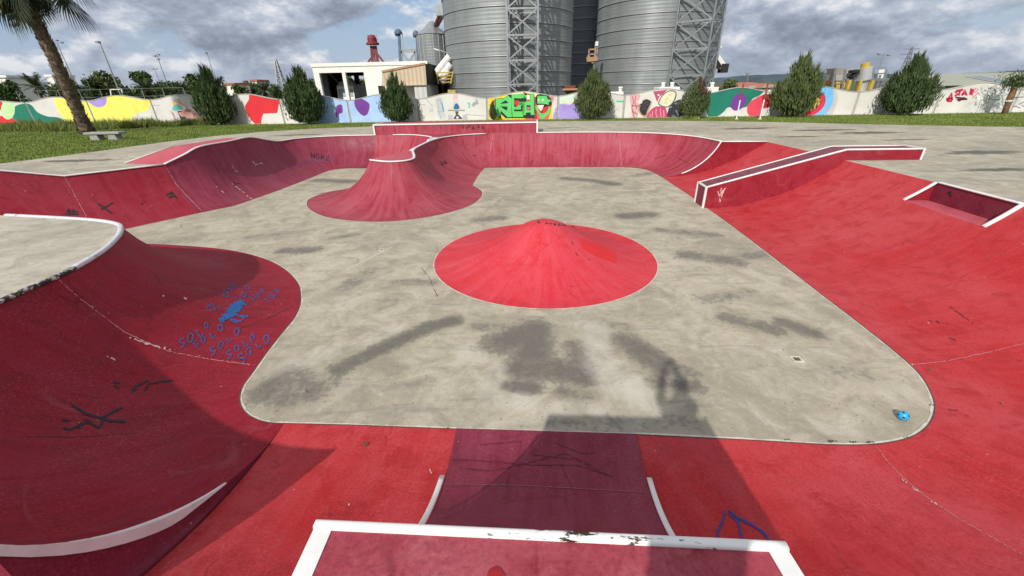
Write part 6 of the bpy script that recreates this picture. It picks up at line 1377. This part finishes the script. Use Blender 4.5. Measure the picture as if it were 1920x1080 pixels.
p0 = atY(1619, 150, Y8); p1 = atY(1622, 127, Y8); rd = 11/F*62; addpart(q, MB().tube([p0, p1], rd, 24), 'drum', 'silver'); addpart(q, MB().tube([p1, atY(1623.5, 117.5, Y8)], rd*.62, 20), 'drum_cap', 'yellow'); addpart(q, MB().tube([atY(1612, 172, Y8+.3), atY(1618, 150.5, Y8+.3)], rd*.8, 20), 'lower_drum', 'silver')
addpart(q, MB().hexa([atY(1645, 148, Y8), atY(1655, 148, Y8), atY(1655, 148, Y8+1.5), atY(1645, 148, Y8+1.5)], [atY(1648, 131, Y8), atY(1660, 130, Y8), atY(1660, 130, Y8+1.5), atY(1648, 131, Y8+1.5)]), 'tank', 'white_pipe')
bars(q, [((1585, 150), (1672, 149))], .35, 'beam', 'galv', Y8); bars(q, [((1630, 128), (1662, 127)), ((1630, 138), (1662, 137)), ((1560, 157), (1580, 157))], .12, 'handrail', 'galv', Y8); bars(q, [((1560, 165), (1566, 130)), ((1578, 168), (1585, 130)), ((1632, 170), (1637, 130)), ((1642, 168), (1650, 140)), ((1649, 166), (1656, 148)), ((1661, 130), (1655, 165))], .28, 'post', 'galv', Y8)
bars(q, [((1588, 168), (1593, 150)), ((1608, 172), (1614, 151)), ((1630, 168), (1636, 151))], .4, 'yellow_leg', 'yellow', Y8-.4); bars(q, [((1602, 131), (1601, 136)), ((1600, 139), (1602, 143))], .95, 'motor', 'dark', Y8-.5); bars(q, [((1550, 158), (1562, 158))], 1.0, 'rail_wagon', 'rust', Y8+6)

# ------------------------------------------------------------------ lamp posts, pylons and posts
def lamp(label, base, top, Y, heads, w=.12):
    q = root('lamp_post', label, 'lamp post', (atY(*base, Y)[0], Y, 1.5), 'lamp posts beyond the wall'); b = Vector(atY(*base, Y)); t = Vector(atY(*top, Y)); x = t.x; b = Vector((x+(b.x-x)*.0, Y, 1.5)); b.x = t.x
    addpart(q, MB().tube([b, t], [w, w*.55], 7), 'pole', 'galv')
    for (dx, dz, lw) in heads:
        lw *= .6; addpart(q, MB().box(t.x+dx-lw/2, t.x+dx+lw/2, Y-.25, Y+.25, t.z+dz, t.z+dz+lw*.5), 'lamp_head', 'galv')
    if len(heads) > 1: addpart(q, MB().bar((t.x+min(h[0] for h in heads), Y, t.z), (t.x+max(h[0] for h in heads), Y, t.z), .1), 'crossarm', 'galv')
lamp('tall floodlight mast with spread lamps directly right of the leaning palm', (137, 160), (106.7, 80), 90, [(-.9, .1, .7), (.1, .25, .7), (.9, -.1, .6)]); lamp('tall thin lamp post with a tiny head above the pale loose tree', (225, 178), (187, 80), 70, [(-.25, -.05, .8)], .13)
lamp('floodlight mast with a boxy head above the feather palms', (312, 157), (295, 106), 95, [(-.5, 0, .8), (.3, .2, .7), (.0, -.6, .7)]); lamp('small distant floodlight mast left of the boxy one', (297, 155), (290, 130), 120, [(-.4, 0, .7), (.5, 0, .6)], .1); lamp('thin lamp post rising behind the first shrub', (405, 150), (388.5, 100.5), 90, [(-.3, 0, .8)], .09); lamp('faint thin lamp post near the yellow mural', (170, 165), (158, 140), 95, [(-.2, 0, .5)], .07)
lamp('double armed street lamp above the loading rig', (1655, 158), (1657, 103), 90, [(-1.1, .1, .6), (1.0, -.2, .6)], .07)
def pylon(label, px, top, basey, Y, wpx, arms):
    q = root('pylon', label, 'pylon', (atY(px, basey, Y)[0], Y, 1.5), 'power pylons'); t = atY(px, top, Y); x = t[0]; zt = t[2]; w = wpx/F*Y*.93; m_ = MB(); P_ = [(-1, -1), (1, -1), (1, 1), (-1, 1)]; hh = zt-1.5
    f = lambda i, k: Vector((x+P_[i % 4][0]*w*.5*(1-.86*k), Y+P_[i % 4][1]*w*.5*(1-.86*k), 1.5+hh*k))
    for i in range(4): m_.bar(f(i, 0), f(i, 1), .2)
    for j in range(9):
        for i in range(4): m_.bar(f(i, j/9), f(i+1, (j+1)/9), .11); m_.bar(f(i+1, j/9), f(i, (j+1)/9), .11)
    addpart(q, m_, 'lattice_mast', 'galv')
    for k, l in arms: addpart(q, MB().bar((x-l, Y, 1.5+hh*k), (x+l, Y, 1.5+hh*k), .25), 'crossarm', 'galv')
pylon('lattice pylon with three arms beside the feather palm on the left', 516, 110, 175, 130, 16, [(.97, 1.9), (.86, 2.2), (.75, 1.9)]); pylon('distant lattice pylon behind the wide rounded shrub', 1711, 88, 160, 190, 12, [(.95, 3.2), (.82, 3.8), (.7, 3.2)])
q = root('utility_pole', 'distant forked utility pole above the red roofs', 'utility pole', tuple(atY(1403, 156, 120))); bars(q, [((1402, 137), (1401, 157))], .25, 'pole', 'galv', 120); bars(q, [((1398, 136), (1402, 141)), ((1407, 136), (1402, 141))], .2, 'fork', 'galv', 120)
for px, py, tx, ty, lb in ((1380.5, 224, 1393, 157, 'tall thin post in front of the purple mural blob'), (1424.5, 224, 1440, 155, 'tall thin post in front of the red mural blob')):
    b = Vector(at(px, py, 1.56)); t = Vector(atY(tx, ty, b.y)); t.x = b.x+.0; q = root('post', lb+', white below and brown above', 'post', tuple(b), 'posts before the wall'); mid = b.lerp(t, .55); addpart(q, MB().tube([b, mid], .045, 8), 'lower_shaft', 'white_pipe'); addpart(q, MB().tube([mid, t], .05, 8), 'upper_shaft', 'brownpost' if 'brownpost' in M else 'rust'); addpart(q, MB().lathe([(.14, 0), (.14, .05), (.05, .08)], tuple(b), 10), 'foot', 'white_pipe')
# goal frame and fence rails far left
q = root('goal_frame', 'white football goal frame far beyond the yellow mural', 'goal', tuple(atY(215, 178, 66))); bars(q, [((207, 168), (228, 167)), ((207, 168), (209, 180)), ((228, 167), (231, 180))], .12, 'goal_bar', 'white_pipe', 66)
q = root('white_house', 'small white house at the far left edge', 'house', tuple(atY(4, 160, 90))); a, b = atY(-14, 146, 90), atY(13, 146, 90); addpart(q, MB().box(a[0], b[0], 90, 96, 1.5, a[2]), 'wall', 'cream'); addpart(q, MB().box(a[0]-.3, b[0]+.3, 89.7, 96.3, a[2]+.003, a[2]+.4), 'roof', 'cream')
for i, (x0, x1, yt, Y, lb) in enumerate([(86, 98, 144, 120, 'tiny white house left of the leaning palm trunk'), (420, 441, 160, 110, 'low white building right of the first shrub'), (470, 482, 153, 130, 'pale distant house left of the pylon palm')]):
    q = root('white_house', lb, 'house', tuple(atY(x0, 165, Y))); a, b = atY(x0, yt, Y), atY(x1, yt, Y); addpart(q, MB().box(a[0], b[0], Y, Y+6, 1.5, a[2]), 'wall', 'cream'); addpart(q, MB().box(a[0]-.2, b[0]+.2, Y-.2, Y+6.2, a[2]+.003, a[2]+.5), 'roof', 'tile' if i else 'cream')
def mesh_fence(label, x0, x1, y, Y):
    q = root('mesh_fence', label, 'fence', tuple(atY((x0+x1)/2, 178, Y))); a, b = atY(x0, y, Y), atY(x1, y, Y)
    for k in range(9): x = a[0]+(b[0]-a[0])*k/8; addpart(q, MB().bar((x, Y, 1.5), (x, Y, a[2]), .045), 'fence_post', 'galv')
    for k in range(4): z = 2.2+(a[2]-2.2)*k/3; addpart(q, MB().bar((a[0], Y, z), (b[0], Y, z), .022), 'rail', 'galv')
mesh_fence('grey rail fence beyond the left murals', 30, 345, 171, 56)

# ------------------------------------------------------------------ bench, ball, litter, grates
def bench():
    p0, p1 = at(186, 263, 1.57), at(218, 261, 1.57); q = root('stone_bench', 'backless stone bench on the lawn beside the leaning palm', 'bench', tuple((p0+p1)/2)); a = Vector(atY(163, 246, p0[1])); b = Vector(atY(231, 243.5, p1[1])); zt = max(a.z, b.z)
    k = float(np.dot(np.array(p0)-EYE, FW))/F; dx = 30*k; c = (p0+p1)/2; L = 66*k; hh = 14*k
    o = addpart(q, MB().box(c[0]-L/2, c[0]+L/2, c[1]-.3, c[1]+.35, 1.57+hh*.72, 1.57+hh), 'seat', 'stone'); bevel(o, .03)
    for s in (-.27, .24): addpart(q, MB().hexa([(c[0]+L*s-.30, c[1]-.22, 1.55), (c[0]+L*s+.30, c[1]-.22, 1.55), (c[0]+L*s+.30, c[1]+.25, 1.55), (c[0]+L*s-.30, c[1]+.25, 1.55)], [(c[0]+L*s-.2, c[1]-.22, 1.57+hh*.719), (c[0]+L*s+.2, c[1]-.22, 1.57+hh*.719), (c[0]+L*s+.2, c[1]+.25, 1.57+hh*.719), (c[0]+L*s-.2, c[1]+.25, 1.57+hh*.719)]), 'support', 'stone')
M['stone'] = plain('bench_stone', (.30, .30, .28), .85, 0, .2, 5); bench()
def ball():
    p = at(1690, 786, 0); R_ = .062; q = root('toy_ball', 'small bright blue ball with black spots on the concrete floor', 'ball', (p[0], p[1], 0))
    bm = bmesh.new(); bmesh.ops.create_icosphere(bm, subdivisions=4, radius=R_); me = bpy.data.meshes.new('ball_skin'); bm.to_mesh(me); bm.free(); me.transform(Matrix.Translation((0, 0, R_))); link('ball_skin', me, plain('blue_ball_vinyl', (.02, .36, .68), .35, 0, .08, 8), q, True)
    phi = (1+5**.5)/2; dirs = [Vector(v).normalized() for s in (-1, 1) for t in (-1, 1) for v in ((0, s, t*phi), (s, t*phi, 0), (t*phi, 0, s))]; rot = Matrix.Rotation(.5, 3, 'X') @ Matrix.Rotation(.75, 3, 'Z')
    for d in dirs:
        d = rot @ d; t = d.orthogonal().normalized(); u = d.cross(t); V = [d*(R_*1.012)]+[(d+(t*math.cos(k*math.tau/10)+u*math.sin(k*math.tau/10))*(.24 if k % 2 == 0 else .21)).normalized()*(R_*1.012) for k in range(10)]
        mesh('black_spot', [v+Vector((0, 0, R_)) for v in V], [(0, 1+k, 1+(k+1) % 10) for k in range(10)], M['ink_black'], q)
ball()
def grate(px, py, s, label):
    p = at(px, py, 0); q = root('drain_grate', label, 'drain', (p[0], p[1], 0)); o = MB()
    for a, b, c, d in ((-s, s, -s, -s+.03), (-s, s, s-.03, s), (-s, -s+.03, -s+.03, s-.03), (s-.03, s, -s+.03, s-.03)): o.box(a, b, c, d, .001, .012)
    o.build('frame', M['kerb'], q); MB().box(-s+.031, s-.031, -s+.031, s-.031, .001, .006).build('grid', plain('mossy_grate', (.09, .085, .05), .9, 0, .5, 30), q); q.rotation_euler = (0, 0, -.1)
grate(1494, 674, .08, 'small square drain grate on the floor at right'); grate(716, 469, .075, 'small dark drain grate on the floor left of the cone')
def leaf(key, px, py, s, label, c=(.10, .085, .03), n=5):
    h = hit(key, px, py, .004) or hit('floor', px, py, .004); rr = random.Random(int(px)); q = root('dry_leaf', label, 'leaf', tuple(h), 'leaves and litter'); m_ = MB()
    for k in range(n):
        a = rr.uniform(0, 6.28); l = s*rr.uniform(.5, 1); w = l*.35; o = Vector((rr.uniform(-s, s)*.5, rr.uniform(-s, s)*.4, .003)); d = Vector((math.cos(a), math.sin(a), 0)); t = Vector((-d.y, d.x, 0))
        m_.add([o-d*l*.5, o+t*w*.5+Vector((0, 0, .012)), o+d*l*.5+Vector((0, 0, .02)), o-t*w*.5+Vector((0, 0, .006))], [(0, 1, 2, 3)])
    m_.build('blade', plain('dry_leaf', c, .9, 0, .4, 40), q)
leaf('bank', 686, 834, .055, 'green brown leaf clump on the red bank left of the dark ramp', n=12); leaf('bank', 1742, 694, .07, 'brown dry leaf on the red bank beside the floor corner', (.14, .07, .04), 4); leaf('bank', 1877, 757, .05, 'olive leaf lying on the red bank near the right edge', (.15, .12, .04), 4); leaf('bank', 1758, 604, .07, 'brown twig litter on the middle of the red bank', (.09, .04, .03), 3)
leaf('bank', 506, 836, .035, 'black scrap at the edge of the dark quarter pipe', (.015, .014, .012), 4); leaf('left', 495, 803, .02, 'tiny black scrap near the floor corner on the left', (.015, .014, .012), 3); leaf('floor', 340, 425, .12, 'black scrap on the far floor near the left wall', (.02, .02, .02), 3); leaf('floor', 1180, 421, .07, 'white paper scrap on the floor behind the cone', (.7, .7, .72), 2); leaf('floor', 1100, 758, .03, 'small brown leaf on the floor below the dark stains', (.06, .05, .035), 2)
leaf('floor', 1531, 739, .03, 'dark bit of litter on the floor left of the ball', (.03, .03, .03), 2); leaf('floor', 1322, 785, .025, 'black speck of litter in the shadow on the floor', (.02, .02, .02), 2); leaf('back', 1162, 248, .16, 'tuft of dry weed on the back wall coping', (.05, .05, .025), 9)
def ground_specks():
    rr = random.Random(12); m_ = MB()
    for k in range(520):
        px, py = rr.uniform(420, 1700), rr.uniform(330, 810); p = at(px, py, 0); s = rr.uniform(.006, .02); a = rr.uniform(0, 6.28); 
        m_.add([(p[0]+s*math.cos(a+j*2.1)*rr.uniform(.6, 1), p[1]+s*math.sin(a+j*2.1)*rr.uniform(.6, 1), .004) for j in range(3)], [(0, 1, 2)])
    o = m_.build('grit', plain('grit', (.10, .09, .08), .9, 0, .8, 30)); tag(o, kind='stuff')
ground_specks()

# ------------------------------------------------------------------ the photographer on the platform, whose shadow falls ahead
def person():
    q = root('person', 'person in a dark jacket and jeans holding up a phone on the platform', 'person', (.0, -.52, ZP)); z = ZP
    J = {'pel': (.0, -.55, .98), 'ab': (.0, -.55, 1.15), 'ch': (.0, -.54, 1.36), 'nk': (.0, -.52, 1.52), 'hd0': (.0, -.50, 1.60), 'hd': (.0, -.49, 1.70), 'ht': (.0, -.50, 1.80),
         'hl': (-.10, -.55, .94), 'kl': (-.12, -.50, .50), 'fl': (-.13, -.55, .08), 'tl': (-.15, -.36, .03), 'hr': (.10, -.55, .94), 'kr': (.12, -.50, .50), 'fr': (.13, -.55, .08), 'tr': (.16, -.36, .03),
         'sl': (-.19, -.54, 1.43), 'el': (-.18, -.34, 1.36), 'wl': (-.13, -.19, 1.62), 'pl': (-.10, -.14, 1.68), 'sr': (.19, -.54, 1.43), 'er': (.18, -.34, 1.36), 'wr': (.13, -.19, 1.62), 'pr': (.10, -.14, 1.68)}
    R_ = {'pel': .155, 'ab': .15, 'ch': .165, 'nk': .065, 'hd0': .075, 'hd': .10, 'ht': .07, 'hl': .10, 'kl': .065, 'fl': .05, 'tl': .04, 'hr': .10, 'kr': .065, 'fr': .05, 'tr': .04, 'sl': .095, 'el': .078, 'wl': .05, 'pl': .04, 'sr': .095, 'er': .078, 'wr': .05, 'pr': .04}
    E_ = [('pel', 'ab'), ('ab', 'ch'), ('ch', 'nk'), ('nk', 'hd0'), ('hd0', 'hd'), ('hd', 'ht'), ('pel', 'hl'), ('hl', 'kl'), ('kl', 'fl'), ('fl', 'tl'), ('pel', 'hr'), ('hr', 'kr'), ('kr', 'fr'), ('fr', 'tr'), ('ch', 'sl'), ('sl', 'el'), ('el', 'wl'), ('wl', 'pl'), ('ch', 'sr'), ('sr', 'er'), ('er', 'wr'), ('wr', 'pr')]
    for s, h_ in ((-1, 'pl'), (1, 'pr')):
        for k in range(5):
            bx, by, bz = J[h_]; n0, n1 = f'{h_}f{k}a', f'{h_}f{k}b'
            if k < 4: J[n0] = (bx-s*.005+s*.0, by+.055, bz-.02+.022*k); J[n1] = (bx-s*.045, by+.075, bz-.02+.022*k)
            else: J[n0] = (bx-s*.03, by+.02, bz-.03); J[n1] = (bx-s*.055, by+.04, bz-.01)
            R_[n0] = .011; R_[n1] = .009; E_ += [(h_, n0), (n0, n1)]
    ks = list(J); me = bpy.data.meshes.new('body'); me.from_pydata([(J[k][0], J[k][1], J[k][2]+z) for k in ks], [(ks.index(a), ks.index(b)) for a, b in E_], []); o = link('body', me)
    sk = o.modifiers.new('skin', 'SKIN'); sk.use_smooth_shade = True
    for i, k in enumerate(ks): me.skin_vertices[0].data[i].radius = (R_[k], R_[k]); me.skin_vertices[0].data[i].use_root = (k == 'pel')
    o.modifiers.new('sub', 'SUBSURF').levels = 1; o.modifiers['sub'].render_levels = 2; me.materials.append(plain('dark_clothes', (.03, .032, .045), .85, 0, .2, 5)); adopt(o, q)
    hair = MB().lathe([(.06, -.07), (.118, -.02), (.122, .04), (.09, .10), (.0, .125)], (.0, -.515, z+1.72), 18).build('hair', plain('dark_hair', (.03, .02, .015), .7), None, True); adopt(hair, q)
    p = root('phone', 'slim black phone held up at the camera position', 'phone', (0, -.045, z+1.78)); o = MB().box(-.08, .08, -.052, -.042, z+1.745, z+1.815).build('phone_body', M['ink_black']); adopt(o, p); bevel(o, .003)
person()
